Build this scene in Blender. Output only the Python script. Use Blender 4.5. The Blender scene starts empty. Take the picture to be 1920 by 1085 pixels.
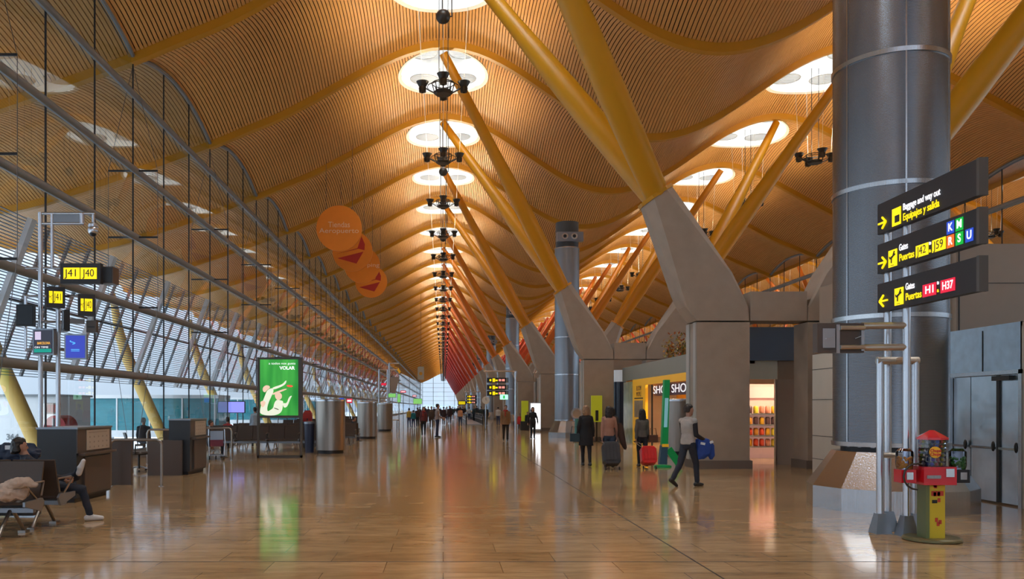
import bpy, math, random
from mathutils import Vector, Matrix, Quaternion
random.seed(7)
PI = math.pi
C = bpy.context.scene.collection
# ------------------------------------------------------------------ camera, sky, exposure
sc = bpy.context.scene
EYE = 1.65
F = 1580.0
cam_d = bpy.data.cameras.new('camera'); cam = bpy.data.objects.new('camera', cam_d); C.objects.link(cam)
cam.location = (0, 0, EYE); cam.rotation_euler = (PI/2, 0, 0)
cam_d.sensor_width = 36; cam_d.lens = 36*F/1920
cam_d.shift_x = 129/1920; cam_d.shift_y = 220.5/1920
cam_d.clip_start = .1; cam_d.clip_end = 3000
sc.camera = cam
vs = sc.view_settings
vs.view_transform = 'Standard'; vs.look = 'None'; vs.gamma = 1; vs.use_curve_mapping = False
vs.exposure = 0.35
sc.cycles.max_bounces = 8; sc.cycles.diffuse_bounces = 4; sc.cycles.glossy_bounces = 4
sc.cycles.transparent_max_bounces = 24; sc.cycles.transmission_bounces = 6
sc.cycles.sample_clamp_indirect = 4; sc.cycles.caustics_reflective = False; sc.cycles.caustics_refractive = False
w = bpy.data.worlds.new('overcast_sky'); sc.world = w; w.use_nodes = True
nt = w.node_tree; nt.nodes.clear()
tc = nt.nodes.new('ShaderNodeTexCoord'); sx = nt.nodes.new('ShaderNodeSeparateXYZ'); rp = nt.nodes.new('ShaderNodeValToRGB')
bg = nt.nodes.new('ShaderNodeBackground'); wo = nt.nodes.new('ShaderNodeOutputWorld')
nt.links.new(tc.outputs['Generated'], sx.inputs[0]); nt.links.new(sx.outputs['Z'], rp.inputs[0])
e = rp.color_ramp.elements
e[0].position = 0.0; e[0].color = (.33, .39, .47, 1)
e[1].position = 1.0; e[1].color = (3.0, 3.2, 3.4, 1)
m_ = rp.color_ramp.elements.new(.12); m_.color = (.40, .48, .60, 1)
m_ = rp.color_ramp.elements.new(.45); m_.color = (1.4, 1.6, 1.9, 1)
nt.links.new(rp.outputs[0], bg.inputs[0]); nt.links.new(bg.outputs[0], wo.inputs[0])
bg.inputs[1].default_value = 2.0
SKY_W = 420         # daylight coming through one roof opening, watts
PEND_W = 750        # upward light of one pendant cluster, watts
# ------------------------------------------------------------------ materials
MATS = {}
def mat(name, col=(.5, .5, .5), rough=.5, metal=0., emit=None, es=1., spec=.5, noise=0., nscale=3., bump=0., bscale=40., stretch=None, alpha=None, coat=0.):
    if name in MATS: return MATS[name]
    m = bpy.data.materials.new(name); m.use_nodes = True; MATS[name] = m
    N, L = m.node_tree.nodes, m.node_tree.links
    b = N['Principled BSDF']
    b.inputs['Base Color'].default_value = (*col, 1)
    b.inputs['Roughness'].default_value = rough; b.inputs['Metallic'].default_value = metal
    b.inputs['Specular IOR Level'].default_value = spec
    if coat: b.inputs['Coat Weight'].default_value = coat
    if emit:
        b.inputs['Emission Color'].default_value = (*emit, 1); b.inputs['Emission Strength'].default_value = es
    t = N.new('ShaderNodeTexCoord'); v = t.outputs['Object']
    if stretch:
        mp = N.new('ShaderNodeMapping'); mp.inputs['Scale'].default_value = stretch; L.new(v, mp.inputs[0]); v = mp.outputs[0]
    if noise >= 0:
        nz = N.new('ShaderNodeTexNoise'); nz.inputs['Scale'].default_value = nscale; nz.inputs['Detail'].default_value = 5
        L.new(v, nz.inputs['Vector'])
        mx = N.new('ShaderNodeMix'); mx.data_type = 'RGBA'
        k = max(noise, .04)
        mx.inputs['A'].default_value = (*[c*(1-k) for c in col], 1); mx.inputs['B'].default_value = (*[min(1, c*(1+k)) for c in col], 1)
        L.new(nz.outputs[0], mx.inputs['Factor']); L.new(mx.outputs['Result'], b.inputs['Base Color'])
    if bump:
        nb = N.new('ShaderNodeTexNoise'); nb.inputs['Scale'].default_value = bscale; L.new(v, nb.inputs['Vector'])
        bp = N.new('ShaderNodeBump'); bp.inputs['Strength'].default_value = bump; bp.inputs['Distance'].default_value = .02
        L.new(nb.outputs[0], bp.inputs['Height']); L.new(bp.outputs[0], b.inputs['Normal'])
    return m
def glass(name, tint=(.8, .85, .85), ior=1.5, refl=1.0, rough=0.0):
    if name in MATS: return MATS[name]
    m = bpy.data.materials.new(name); m.use_nodes = True; MATS[name] = m
    N, L = m.node_tree.nodes, m.node_tree.links; N.clear()
    tr = N.new('ShaderNodeBsdfTransparent'); tr.inputs[0].default_value = (*tint, 1)
    gl = N.new('ShaderNodeBsdfGlossy'); gl.inputs['Roughness'].default_value = rough; gl.inputs[0].default_value = (refl, refl, refl, 1)
    fr = N.new('ShaderNodeFresnel'); fr.inputs[0].default_value = ior
    mx = N.new('ShaderNodeMixShader'); o = N.new('ShaderNodeOutputMaterial')
    L.new(fr.outputs[0], mx.inputs[0]); L.new(tr.outputs[0], mx.inputs[1]); L.new(gl.outputs[0], mx.inputs[2]); L.new(mx.outputs[0], o.inputs[0])
    return m
def floor_mat():
    m = bpy.data.materials.new('polished_stone_floor'); m.use_nodes = True
    N, L = m.node_tree.nodes, m.node_tree.links; b = N['Principled BSDF']
    t = N.new('ShaderNodeTexCoord')
    br = N.new('ShaderNodeTexBrick'); br.offset = .5; br.inputs['Scale'].default_value = 1
    br.inputs['Brick Width'].default_value = 1.2; br.inputs['Row Height'].default_value = .6
    br.inputs['Mortar Size'].default_value = .004; br.inputs['Mortar Smooth'].default_value = .3; br.inputs['Bias'].default_value = 0
    br.inputs['Color1'].default_value = (.46, .29, .14, 1); br.inputs['Color2'].default_value = (.60, .39, .20, 1); br.inputs['Mortar'].default_value = (.20, .125, .07, 1)
    L.new(t.outputs['Object'], br.inputs['Vector'])
    mp = N.new('ShaderNodeMapping'); mp.inputs['Scale'].default_value = (.7, 2.2, 1); L.new(t.outputs['Object'], mp.inputs[0])
    nz = N.new('ShaderNodeTexNoise'); nz.inputs['Scale'].default_value = 2.2; nz.inputs['Detail'].default_value = 8; nz.inputs['Roughness'].default_value = .65; nz.inputs['Distortion'].default_value = .6
    L.new(mp.outputs[0], nz.inputs['Vector'])
    cr = N.new('ShaderNodeValToRGB'); cr.color_ramp.elements[0].position = .3; cr.color_ramp.elements[0].color = (.62, .58, .54, 1); cr.color_ramp.elements[1].position = .7; cr.color_ramp.elements[1].color = (1.15, 1.12, 1.08, 1)
    L.new(nz.outputs[0], cr.inputs[0])
    mx = N.new('ShaderNodeMix'); mx.data_type = 'RGBA'; mx.blend_type = 'MULTIPLY'; mx.inputs['Factor'].default_value = 1
    L.new(br.outputs['Color'], mx.inputs['A']); L.new(cr.outputs[0], mx.inputs['B'])
    # dark expansion joints every 9 m along the hall
    L.new(mx.outputs['Result'], b.inputs['Base Color'])
    n2 = N.new('ShaderNodeTexNoise'); n2.inputs['Scale'].default_value = 1.3; n2.inputs['Detail'].default_value = 3; L.new(t.outputs['Object'], n2.inputs['Vector'])
    mr = N.new('ShaderNodeMapRange'); mr.inputs['To Min'].default_value = .05; mr.inputs['To Max'].default_value = .15
    L.new(n2.outputs[0], mr.inputs[0]); L.new(mr.outputs[0], b.inputs['Roughness'])
    bp = N.new('ShaderNodeBump'); bp.inputs['Strength'].default_value = .03; bp.inputs['Distance'].default_value = .01
    n3 = N.new('ShaderNodeTexNoise'); n3.inputs['Scale'].default_value = .9; L.new(t.outputs['Object'], n3.inputs['Vector'])
    L.new(n3.outputs[0], bp.inputs['Height']); L.new(bp.outputs[0], b.inputs['Normal'])
    b.inputs['Specular IOR Level'].default_value = .45
    MATS['floor'] = m
    return m
def brushed(name, col, rough=.28, axis='z'):
    return mat(name, col, rough, 1., noise=.12, nscale=6, bump=.12, bscale=5, stretch=(12, 12, .3) if axis == 'z' else (.3, 12, 12))
def ribbed_metal():
    m = bpy.data.materials.new('ribbed_steel'); m.use_nodes = True; MATS['ribbed'] = m
    N, L = m.node_tree.nodes, m.node_tree.links; b = N['Principled BSDF']
    b.inputs['Metallic'].default_value = 1; b.inputs['Roughness'].default_value = .27
    t = N.new('ShaderNodeTexCoord'); wv = N.new('ShaderNodeTexWave'); wv.wave_type = 'BANDS'; wv.bands_direction = 'Z'; wv.inputs['Scale'].default_value = 24
    L.new(t.outputs['Object'], wv.inputs['Vector'])
    bp = N.new('ShaderNodeBump'); bp.inputs['Strength'].default_value = .25; bp.inputs['Distance'].default_value = .004
    L.new(wv.outputs['Fac'], bp.inputs['Height']); L.new(bp.outputs[0], b.inputs['Normal'])
    mx = N.new('ShaderNodeMix'); mx.data_type = 'RGBA'; mx.inputs['A'].default_value = (.13, .14, .155, 1); mx.inputs['B'].default_value = (.27, .285, .31, 1)
    L.new(wv.outputs['Fac'], mx.inputs['Factor']); L.new(mx.outputs['Result'], b.inputs['Base Color'])
    return m
M = dict(
    slat=mat('bamboo_slat', (.66, .335, .105), .45, noise=.14, nscale=2, stretch=(8, .6, 8)),
    backing=mat('dark_roof_backing', (.02, .009, .004), .95, spec=.1),
    rib=mat('mustard_steel', (.54, .25, .012), .42, noise=.06),
    rim=mat('skylight_lining', (.82, .82, .80), .5),
    reflector=mat('reflector_louver', (.42, .43, .44), .4, .3),
    concrete=mat('fair_faced_concrete', (.36, .295, .235), .6, noise=.16, nscale=2.5, bump=.15, bscale=30),
    concrete_lt=mat('light_concrete_edge', (.42, .41, .38), .5),
    transom=mat('grey_transom', (.20, .22, .235), .45, .3),
    mullion=mat('dark_mullion', (.02, .022, .026), .5),
    cable=mat('steel_cable', (.16, .15, .15), .35, .8),
    white=mat('white_paint', (.72, .75, .78), .5), arm_white=mat('bright_white_paint', (.9, .92, .94), .5),
    black=mat('black_paint', (.012, .012, .014), .45),
    steel=brushed('brushed_steel', (.52, .52, .53), .25),
    tube=mat('satin_tube', (.62, .63, .66), .25, .9),
    duct=mat('duct_grey_steel', (.28, .31, .35), .35, .7),
    darkm=mat('dark_lamp_metal', (.05, .045, .04), .4, .5),
    chrome=mat('chrome', (.7, .7, .7), .12, 1.),
    sign=mat('sign_charcoal', (.022, .022, .027), .5),
    yel=mat('sign_yellow', (.9, .75, .02), .5, emit=(.95, .72, .0), es=.75),
    wht=mat('sign_white', (.9, .9, .9), .5, emit=(.9, .9, .95), es=.7),
    red=mat('sign_red', (.7, .02, .05), .5, emit=(.8, .01, .05), es=.6),
    blue=mat('sign_blue', (.02, .06, .5), .5, emit=(.02, .08, .6), es=.6),
    green=mat('sign_green', (.0, .4, .04), .5, emit=(0, .45, .05), es=.6),
    softgreen=mat('sign_soft_green', (.2, .55, .15), .5, emit=(.22, .60, .16), es=.6),
    orange=mat('sign_orange', (.8, .15, .02), .5, emit=(.8, .15, .02), es=.6),
    seat=mat('dark_seat', (.055, .038, .03), .35, spec=.5, bump=.05),
    desk=mat('desk_charcoal', (.022, .024, .028), .4),
    desk2=mat('desk_taupe', (.085, .06, .047), .4),
    tile=mat('pale_tile', (.66, .61, .52), .35),
    brown=mat('brown_cladding', (.33, .265, .21), .45, noise=.05),
    sheet=mat('galvanised_sheet', (.50, .66, .80), .35, .6, noise=.25, nscale=5),
    dsteel=mat('door_steel', (.58, .64, .70), .28, 1., noise=.45, nscale=1.6, bump=.6, bscale=2.2),
    teal=mat('teal_glass', (.03, .22, .27), .1, spec=.8, noise=.35, nscale=.8, stretch=(1, 1, 4)),
    apron=mat('apron_concrete', (.42, .45, .47), .8),
)
floor_mat(); ribbed_metal()
M['floor'] = MATS['floor']; M['ribbed'] = MATS['ribbed']
M['pane'] = glass('curtain_glass', (.80, .86, .88), 1.85, .95)
M['clear'] = glass('clear_glass', (.92, .95, .95), 1.45)
M['sky_pane'] = glass('skylight_pane', (.93, .95, .95), 1.3)
# ------------------------------------------------------------------ mesh builder
def frame(d):
    d = Vector(d).normalized(); up = Vector((0, 0, 1)) if abs(d.z) < .95 else Vector((0, 1, 0))
    x = up.cross(d).normalized(); return x, d.cross(x).normalized(), d
class MB:
    def __init__(s): s.v = []; s.f = []
    def add(s, v, f):
        n = len(s.v); s.v += [tuple(p) for p in v]; s.f += [tuple(i+n for i in q) for q in f]; return s
    def box(s, x0, x1, y0, y1, z0, z1, rz=0, c=None):
        v = [(x, y, z) for z in (z0, z1) for y in (y0, y1) for x in (x0, x1)]
        if rz:
            cx, cy = c if c else ((x0+x1)/2, (y0+y1)/2); a, b = math.cos(rz), math.sin(rz)
            v = [(cx+(x-cx)*a-(y-cy)*b, cy+(x-cx)*b+(y-cy)*a, z) for x, y, z in v]
        return s.add(v, [(0, 2, 3, 1), (4, 5, 7, 6), (0, 1, 5, 4), (2, 6, 7, 3), (0, 4, 6, 2), (1, 3, 7, 5)])
    def loft(s, secs, caps=True, close=True):
        n = len(secs[0]); v = [p for q in secs for p in q]; f = []
        for k in range(len(secs)-1):
            for i in range(n if close else n-1):
                j = (i+1) % n; f.append((k*n+i, k*n+j, (k+1)*n+j, (k+1)*n+i))
        if caps: f.append(tuple(range(n-1, -1, -1))); f.append(tuple((len(secs)-1)*n+i for i in range(n)))
        return s.add(v, f)
    def cyl(s, p0, p1, r0, r1=None, n=12, caps=True):
        r1 = r0 if r1 is None else r1
        p0, p1 = Vector(p0), Vector(p1); x, y, d = frame(p1-p0)
        return s.loft([[p+x*(r*math.cos(2*PI*i/n))+y*(r*math.sin(2*PI*i/n)) for i in range(n)] for p, r in ((p0, r0), (p1, r1))], caps)
    def bar(s, p0, p1, a, b, up=None):
        p0, p1 = Vector(p0), Vector(p1); x, y, d = frame(p1-p0)
        return s.loft([[p+x*(sx_*a/2)+y*(sy_*b/2) for sx_, sy_ in ((-1, -1), (1, -1), (1, 1), (-1, 1))] for p in (p0, p1)])
    def tube(s, pts, r, n=8, close=False):
        pts = [Vector(p) for p in pts]; secs = []; K = len(pts); px = None
        for k, p in enumerate(pts):
            a = pts[(k-1) % K] if (close or k > 0) else p; b = pts[(k+1) % K] if (close or k < K-1) else p
            d = (b-a).normalized()
            if px is None: x, y, d = frame(d)
            else:
                x = (px-d*px.dot(d)).normalized(); y = d.cross(x)
            px = x; rr = r[k] if isinstance(r, (list, tuple)) else r
            secs.append([p+x*(rr*math.cos(2*PI*i/n))+y*(rr*math.sin(2*PI*i/n)) for i in range(n)])
        if close: secs.append(secs[0])
        return s.loft(secs, not close)
    def lathe(s, prof, c=(0, 0, 0), n=24, sx=1, sy=1, caps=True):
        return s.loft([[(c[0]+r*sx*math.cos(2*PI*i/n), c[1]+r*sy*math.sin(2*PI*i/n), c[2]+z) for i in range(n)] for r, z in prof], caps)
    def ball(s, c, r, n=12, sc3=(1, 1, 1)):
        k = max(4, n//2)
        return s.lathe([(max(.001, r*math.sin(PI*j/k)*1), -r*sc3[2]*math.cos(PI*j/k)) for j in range(k+1)], c, n, sc3[0], sc3[1])
    def capsule(s, a, b, r0, r1, n=12):
        a, b = Vector(a), Vector(b); x, y, d = frame(b-a) if (b-a).length > 1e-5 else frame((0, 0, 1)); secs = []
        for j in range(1, 5): t = PI/2*j/4; secs.append((a-d*(r0*math.cos(t)), r0*math.sin(t)))
        for j in range(4, 0, -1): t = PI/2*j/4; secs.append((b+d*(r1*math.cos(t)), r1*math.sin(t)))
        return s.loft([[p+x*(r*math.cos(2*PI*i/n))+y*(r*math.sin(2*PI*i/n)) for i in range(n)] for p, r in secs])
    def prism(s, poly, org, u, v, w0, w1):
        org, u, v = Vector(org), Vector(u), Vector(v); nn = u.cross(v)
        return s.loft([[org+u*a+v*b+nn*t for a, b in poly] for t in (w0, w1)])
    def build(s, name, m, parent=None, smooth=False, loc=None):
        me = bpy.data.meshes.new(name); me.from_pydata(s.v, [], s.f); me.validate()
        ms = m if isinstance(m, (list, tuple)) else [m]
        for q in ms: me.materials.append(M[q] if isinstance(q, str) else q)
        if smooth:
            me.polygons.foreach_set('use_smooth', [True]*len(me.polygons))
            if smooth != 'all':
                try: me.set_sharp_from_angle(angle=math.radians(38))
                except Exception: pass
        o = bpy.data.objects.new(name, me); C.objects.link(o)
        if parent: o.parent = parent
        if loc: o.location = loc
        return o
def tag(o, label, cat, group=None, kind=None):
    o['label'] = label; o['category'] = cat
    if group: o['group'] = group
    if kind: o['kind'] = kind
    return o
def thing(name, label, cat, loc=(0, 0, 0), rz=0, group=None):
    o = bpy.data.objects.new(name, None); C.objects.link(o); o.location = loc; o.rotation_euler = (0, 0, rz); o.empty_display_size = .1
    return tag(o, label, cat, group)
def struct(name, loc=(0, 0, 0)):
    o = bpy.data.objects.new(name, None); C.objects.link(o); o.location = loc; o['kind'] = 'structure'; return o
KIDS = {}
def copy_tree(o, parent=None):
    c = o.copy(); C.objects.link(c)
    if parent: c.parent = parent
    for ch in [q for q in C.objects if q.parent == o]: copy_tree(ch, c)
    return c
def tree_of(o):      # a snapshot of a thing with its parts, for fast repeated copying
    return (o, [tree_of(q) for q in list(C.objects) if q.parent == o])
def stamp(t, parent=None):
    c = t[0].copy(); C.objects.link(c)
    if parent: c.parent = parent
    for q in t[1]: stamp(q, c)
    return c
BASIS = {'front': ((1, 0, 0), (0, 0, 1), (0, -1, 0)), 'west': ((0, -1, 0), (0, 0, 1), (-1, 0, 0)), 'east': ((0, 1, 0), (0, 0, 1), (1, 0, 0))}
def text(body, size, loc, face, m, parent, name='lettering', bold=.0, align='LEFT', sx=1., width=None):
    cu = bpy.data.curves.new(name, 'FONT'); cu.body = body; cu.size = size; cu.extrude = .002; cu.offset = bold*size; cu.align_x = align; cu.align_y = 'CENTER'
    o = bpy.data.objects.new(name+'_tmp', cu); C.objects.link(o)
    bpy.context.view_layer.update()
    dg = bpy.context.evaluated_depsgraph_get(); me = bpy.data.meshes.new_from_object(o.evaluated_get(dg)); me.name = name
    bpy.data.objects.remove(o)
    me.materials.clear(); me.materials.append(M[m] if isinstance(m, str) else m)
    if width and len(me.vertices):
        xs = [q.co.x for q in me.vertices]; sx = width/(max(xs)-min(xs))
    B = BASIS[face] if isinstance(face, str) else face
    mt = Matrix(((B[0][0]*sx, B[1][0], B[2][0], loc[0]), (B[0][1]*sx, B[1][1], B[2][1], loc[1]), (B[0][2]*sx, B[1][2], B[2][2], loc[2]), (0, 0, 0, 1)))
    me.transform(mt)
    r = bpy.data.objects.new(name, me); C.objects.link(r); r.parent = parent
    return r
def PX(x, y, D):     # point of the place seen at a pixel of the photograph, D metres down the hall
    return Vector(((x-831)*D/F, D, EYE+(763-y)*D/F))
# ------------------------------------------------------------------ roof
LP = [(-24, 8.7), (-22, 8.35), (-19, 8.35), (-16, 9.1), (-13, 10.1), (-10, 11.18), (-8.5, 11.8), (-7, 12.42), (-5.5, 13.2), (-4.4, 13.8), (-3, 14.55), (-1.5, 15.22), (0, 15.5)]
def zr(X):
    u = X if X <= 9 else 18-X
    if u >= 0: return EYE+13.5+2*math.cos(2*PI*u/18)
    u = max(-24, u)
    for k in range(len(LP)-1):
        if LP[k][0] <= u <= LP[k+1][0]:
            p0 = LP[max(0, k-1)]; p1 = LP[k]; p2 = LP[k+1]; p3 = LP[min(len(LP)-1, k+2)]
            h = p2[0]-p1[0]; t = (u-p1[0])/h
            m1 = (p2[1]-p0[1])/(p2[0]-p0[0]); m2 = (p3[1]-p1[1])/(p3[0]-p1[0]) if k < len(LP)-2 else 0
            return EYE + (2*t**3-3*t**2+1)*p1[1]+(t**3-2*t**2+t)*h*m1+(-2*t**3+3*t**2)*p2[1]+(t**3-t**2)*h*m2
AR = .8
BAY = 9.0; Y0 = 0.3; NB = 43          # ribs stand at Y0 + 9k: 0.3, 9.3, 18.3, 27.3 ...
def arch(t): return AR*(1-(2*t-1)**2)
SKX, SKY = 2.06, 2.6
XS = []
x = -24.0
while x < 42.0:
    XS.append(x)
    dz = (zr(min(42, x+.01))-zr(x))/.01; x += .137/math.sqrt(1+dz*dz)
YS = [0, .9, 1.8, 2.7, 3.6, 4.5, 5.4, 6.3, 7.2, 8.1, 9.0]
def build_bay():
    mb = MB(); hole = []
    for X in XS:
        dz = (zr(X+.01)-zr(X))/.01; L = math.sqrt(1+dz*dz); tx, tz = 1/L*.0535, dz/L*.0535; nx, nz_ = dz/L*.028, -1/L*.028
        runs = [YS]
        for cx in (0, 18):
            if abs(X-cx) < SKX:
                hy = SKY*math.sqrt(1-((X-cx)/SKX)**2); a, b = 4.5-hy, 4.5+hy
                runs = [[y for y in YS if y < a-.05]+[a], [b]+[y for y in YS if y > b+.05]]
        for ys in runs:
            secs = []
            for y in ys:
                z = zr(X)+.22+arch(y/9)
                secs.append([(X-tx-nx, y, z-tz-nz_), (X-tx+nx, y, z-tz+nz_), (X+tx+nx, y, z+tz+nz_), (X+tx-nx, y, z+tz-nz_)])
            mb.loft(secs, False, False)
    return mb
def build_back():
    mb = MB(); xs = [-24+.5*i for i in range(133)]; xs = [q for q in xs if q <= 42]
    ys = [q*.5 for q in range(19)]; idx = {}
    for i, X in enumerate(xs):
        for j, y in enumerate(ys):
            idx[i, j] = len(mb.v)
            vx, vy = X, y
            mb.v.append((vx, vy, zr(X)+.50+arch(y/9)))
    for i in range(len(xs)-1):
        for j in range(len(ys)-1):
            mx_, my_ = xs[i]+.25, ys[j]+.25
            if any(((mx_-cx)/(SKX+.45))**2+((my_-4.5)/(SKY+.45))**2 < 1 for cx in (0, 18)): continue
            mb.f.append((idx[i, j], idx[i, j+1], idx[i+1, j+1], idx[i+1, j]))
    return mb
def build_top():   # outer roof sheet, well above the slats, also with the openings
    mb = MB(); xs = [-24.3+.5*i for i in range(135)]
    ys = [q*.5 for q in range(19)]; idx = {}
    for i, X in enumerate(xs):
        for j, y in enumerate(ys):
            idx[i, j] = len(mb.v); mb.v.append((X, y, zr(min(42, max(-24, X)))+.75+arch(y/9)))
    for i in range(len(xs)-1):
        for j in range(len(ys)-1):
            mx_, my_ = xs[i]+.25, ys[j]+.25
            if any(((mx_-cx)/(SKX+.4))**2+((my_-4.5)/(SKY+.4))**2 < 1 for cx in (0, 18)): continue
            mb.f.append((idx[i, j], idx[i, j+1], idx[i+1, j+1], idx[i+1, j]))
    return mb
roof = struct('ceiling')
slats0 = build_bay().build('bamboo_slats', 'slat', roof)
back0 = build_back().build('dark_lining', 'backing', roof)
top0 = build_top().build('roof_sheet', 'white', roof)
# skylight well: a white oval lining with a pane on top
def ellring(cx, k, dz, n=40):
    out = []
    for i in range(n):
        a = 2*PI*i/n; X = cx+SKX*k*math.cos(a); y = 4.5+SKY*k*math.sin(a)
        out.append((X, y, zr(X)+arch(y/9)+.18+dz if dz < .9 else zr(0)+AR+dz))
    return out
def build_skylight(cx):
    mb = MB(); mb.loft([ellring(cx, .985, -.02), ellring(cx, 1.06, -.02), ellring(cx, 1.08, .45), ellring(cx, 1.42, .82)], False)
    mb.loft([ellring(cx, .985, -.02), ellring(cx, .99, .75), ellring(cx, .84, 1.5)], False)
    return mb
sky0 = [build_skylight(cx).build('skylight_lining', 'rim', roof, True) for cx in (0, 18)]
pan0 = []
for cx in (0, 18):
    mb = MB(); r_ = ellring(cx, .85, 1.45); mb.add(r_, [tuple(range(len(r_)))]); pan0.append(mb.build('skylight_pane', 'sky_pane', roof))
lite0 = []
for cx in (0, 18):
    ld = bpy.data.lights.new('skylight_daylight', 'AREA'); ld.shape = 'ELLIPSE'; ld.size = SKX*1.6; ld.size_y = SKY*1.6; ld.energy = SKY_W; ld.color = (.88, .95, 1.0)
    lo = bpy.data.objects.new('skylight_daylight', ld); C.objects.link(lo); lo.parent = roof; lo.location = (cx, Y0+4.5, zr(0)+AR+1.47); lite0.append(lo)
disc0 = []
for cx in (0, 18):
    for (dx, dy) in ((-.95, -.9), (.95, -.9), (-.95, 1.15), (.95, 1.15)):
        mb = MB(); X = cx+dx; y = 4.5+dy; z = zr(X)+arch(y/9)+(.62 if dy < 0 else .2)
        mb.tube([(X+.68*math.cos(a*PI/12), y+.68*math.sin(a*PI/12), z) for a in range(24)], .03, 6, True)
        for k in range(-5, 6):
            h = math.sqrt(max(.02, .68**2-(k*.115)**2)); mb.box(X-h, X+h, y+k*.115-.032, y+k*.115+.032, z-.01, z+.01)
        disc0.append(mb.build('reflector_disc', 'reflector', roof))
def build_rib():
    mb = MB(); xs = [-24+.5*i for i in range(133)]
    secs = []
    for X in xs:
        z = zr(X); secs.append([(X, -.15, z-.06), (X, .15, z-.06), (X, .15, z+.34), (X, -.15, z+.34)])
    mb.loft(secs); return mb
rib0 = build_rib().build('roof_rib', 'rib', roof)
for o in [slats0, back0, top0, rib0]+sky0+pan0+disc0: o.location.y = Y0
for k in range(1, NB):
    for o in [slats0, back0, top0, rib0]+sky0+pan0+disc0:
        c = o.copy(); C.objects.link(c); c.location.y = Y0+BAY*k
for k in list(range(-2, 0))+list(range(1, NB)):
    for o in lite0: c = o.copy(); C.objects.link(c); c.location.y = Y0+BAY*k+4.5
c = rib0.copy(); C.objects.link(c); c.location.y = Y0+BAY*NB
YEND = Y0+BAY*NB     # 387.3
# the roof goes on behind the camera
for k in (-1, -2):
    for o in [slats0, back0, top0, rib0]+sky0+pan0+disc0: c = o.copy(); C.objects.link(c); c.location.y = Y0+BAY*k
# ------------------------------------------------------------------ floor, glass walls
f_ = MB().box(-10.35, 28.35, -18, YEND+.5, -.3, 0).build('floor', 'floor'); f_['kind'] = 'structure'
fj = MB().box(2.69, 2.705, -18, YEND, 0, .002).box(-10.2, 28, 8.99, 9.005, 0, .0015).build('trim_1', 'mullion'); fj['kind'] = 'structure'
TZ = [2.66, 4.87, 7.15, 9.3, 11.7]
def side_wall(name, X, sgn):   # sgn -1: outside lies at -X
    root = struct(name)
    g = MB(); mu = MB(); n = 3
    for k in range(3):
        ya, yb = k*3.0, k*3.0+3.0
        pts = [(X, ya, .0), (X, yb, .0)]+[(X, yb-(yb-ya)*j/6, zr(X)+.2+arch((yb-(yb-ya)*j/6)/9)) for j in range(7)]
        g.add(pts, [tuple(range(len(pts)))])
        mu.box(X-.02, X+.02, ya-.02, ya+.02, 0, zr(X)+.25+arch(ya/9))
    g0 = g.build('glass_pane', 'pane', root); m0 = mu.build('mullion', 'mullion', root)
    t0 = []
    for z in TZ[:5]:
        tb = MB(); tb.loft([[(X-sgn*.10+.10*math.cos(a*PI/5), y, z+.12*math.sin(a*PI/5)) for a in range(10)] for y in (0, 9)], True)
        t0.append(tb.build('transom', 'transom', root, True))
    kb = MB().box(X-.12, X+.12, 0, 9, 0, .28).build('kerb_plinth', 'transom', root)
    # curved edge beam following the scallop of the roof
    eb = MB(); eb.tube([(X-sgn*.05, 9*j/12, zr(X)+.12+arch(j/12)) for j in range(13)], .07, 6); e0 = eb.build('edge_beam', 'transom', root, True)
    # cable truss: spreader bars and stays at each rib
    tr = MB(); zs = TZ[1:4]; tr_b = MB()
    for z in zs: tr_b.bar((X-.8, 0, z), (X+.8, 0, z), .04, .055)
    for s_ in (-1, 1):
        P = [(X, 0, zr(X)-.1)]+[(X+.8*s_, 0, z) for z in zs[::-1]]+[(X+.1*s_, 0, .1)]
        for a, b in zip(P, P[1:]): tr.cyl(a, b, .009, n=5)
    b0 = tr_b.build('spreader_bar', 'mullion', root); c0 = tr.build('stay_cable', 'cable', root)
    al = [g0, m0, kb, e0, b0, c0]+t0
    for o in al: o.location.y = Y0
    for k in [-2, -1]+list(range(1, NB)):
        for o in al: c = o.copy(); C.objects.link(c); c.location.y = Y0+BAY*k
    return root
side_wall('wall_left', -10.05, -1)
side_wall('wall_right', 28.05, 1)
# end wall
we = struct('wall_far')
g = MB(); g.add([(-10, YEND, 0), (28, YEND, 0)]+[(28-38*j/76, YEND, zr(28-38*j/76)) for j in range(77)], [tuple(range(79))]); g.build('glass_pane', 'pane', we)
mu = MB()
for k in range(8): X = -9.5+4.9*k; mu.box(X-.09, X+.09, YEND-.1, YEND+.1, 0, zr(X))
mh = MB()
for z in (2.6, 4.6, 6.6, 8.6, 10.6, 12.6): mh.box(-10, 28, YEND-.08, YEND+.08, z-.05, z+.05)
mh.build('end_transom', 'duct', we)
mu.build('mullion_grid', 'mullion', we)
wb = struct('wall_near')
MB().add([(-10, -17.8, 0), (28, -17.8, 0)]+[(28-38*j/76, -17.8, zr(28-38*j/76)+.3) for j in range(77)], [tuple(range(79))]).build('glass_pane', 'pane', wb)
mu = MB()
for k in range(13): X = -9+3*k; mu.box(X-.05, X+.05, -17.85, -17.75, 0, zr(X))
for z in (2.66, 4.87, 7.15, 9.3): mu.box(-10, 28, -17.85, -17.75, z-.06, z+.06)
mu.build('mullion_grid', 'mullion', wb)
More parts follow.
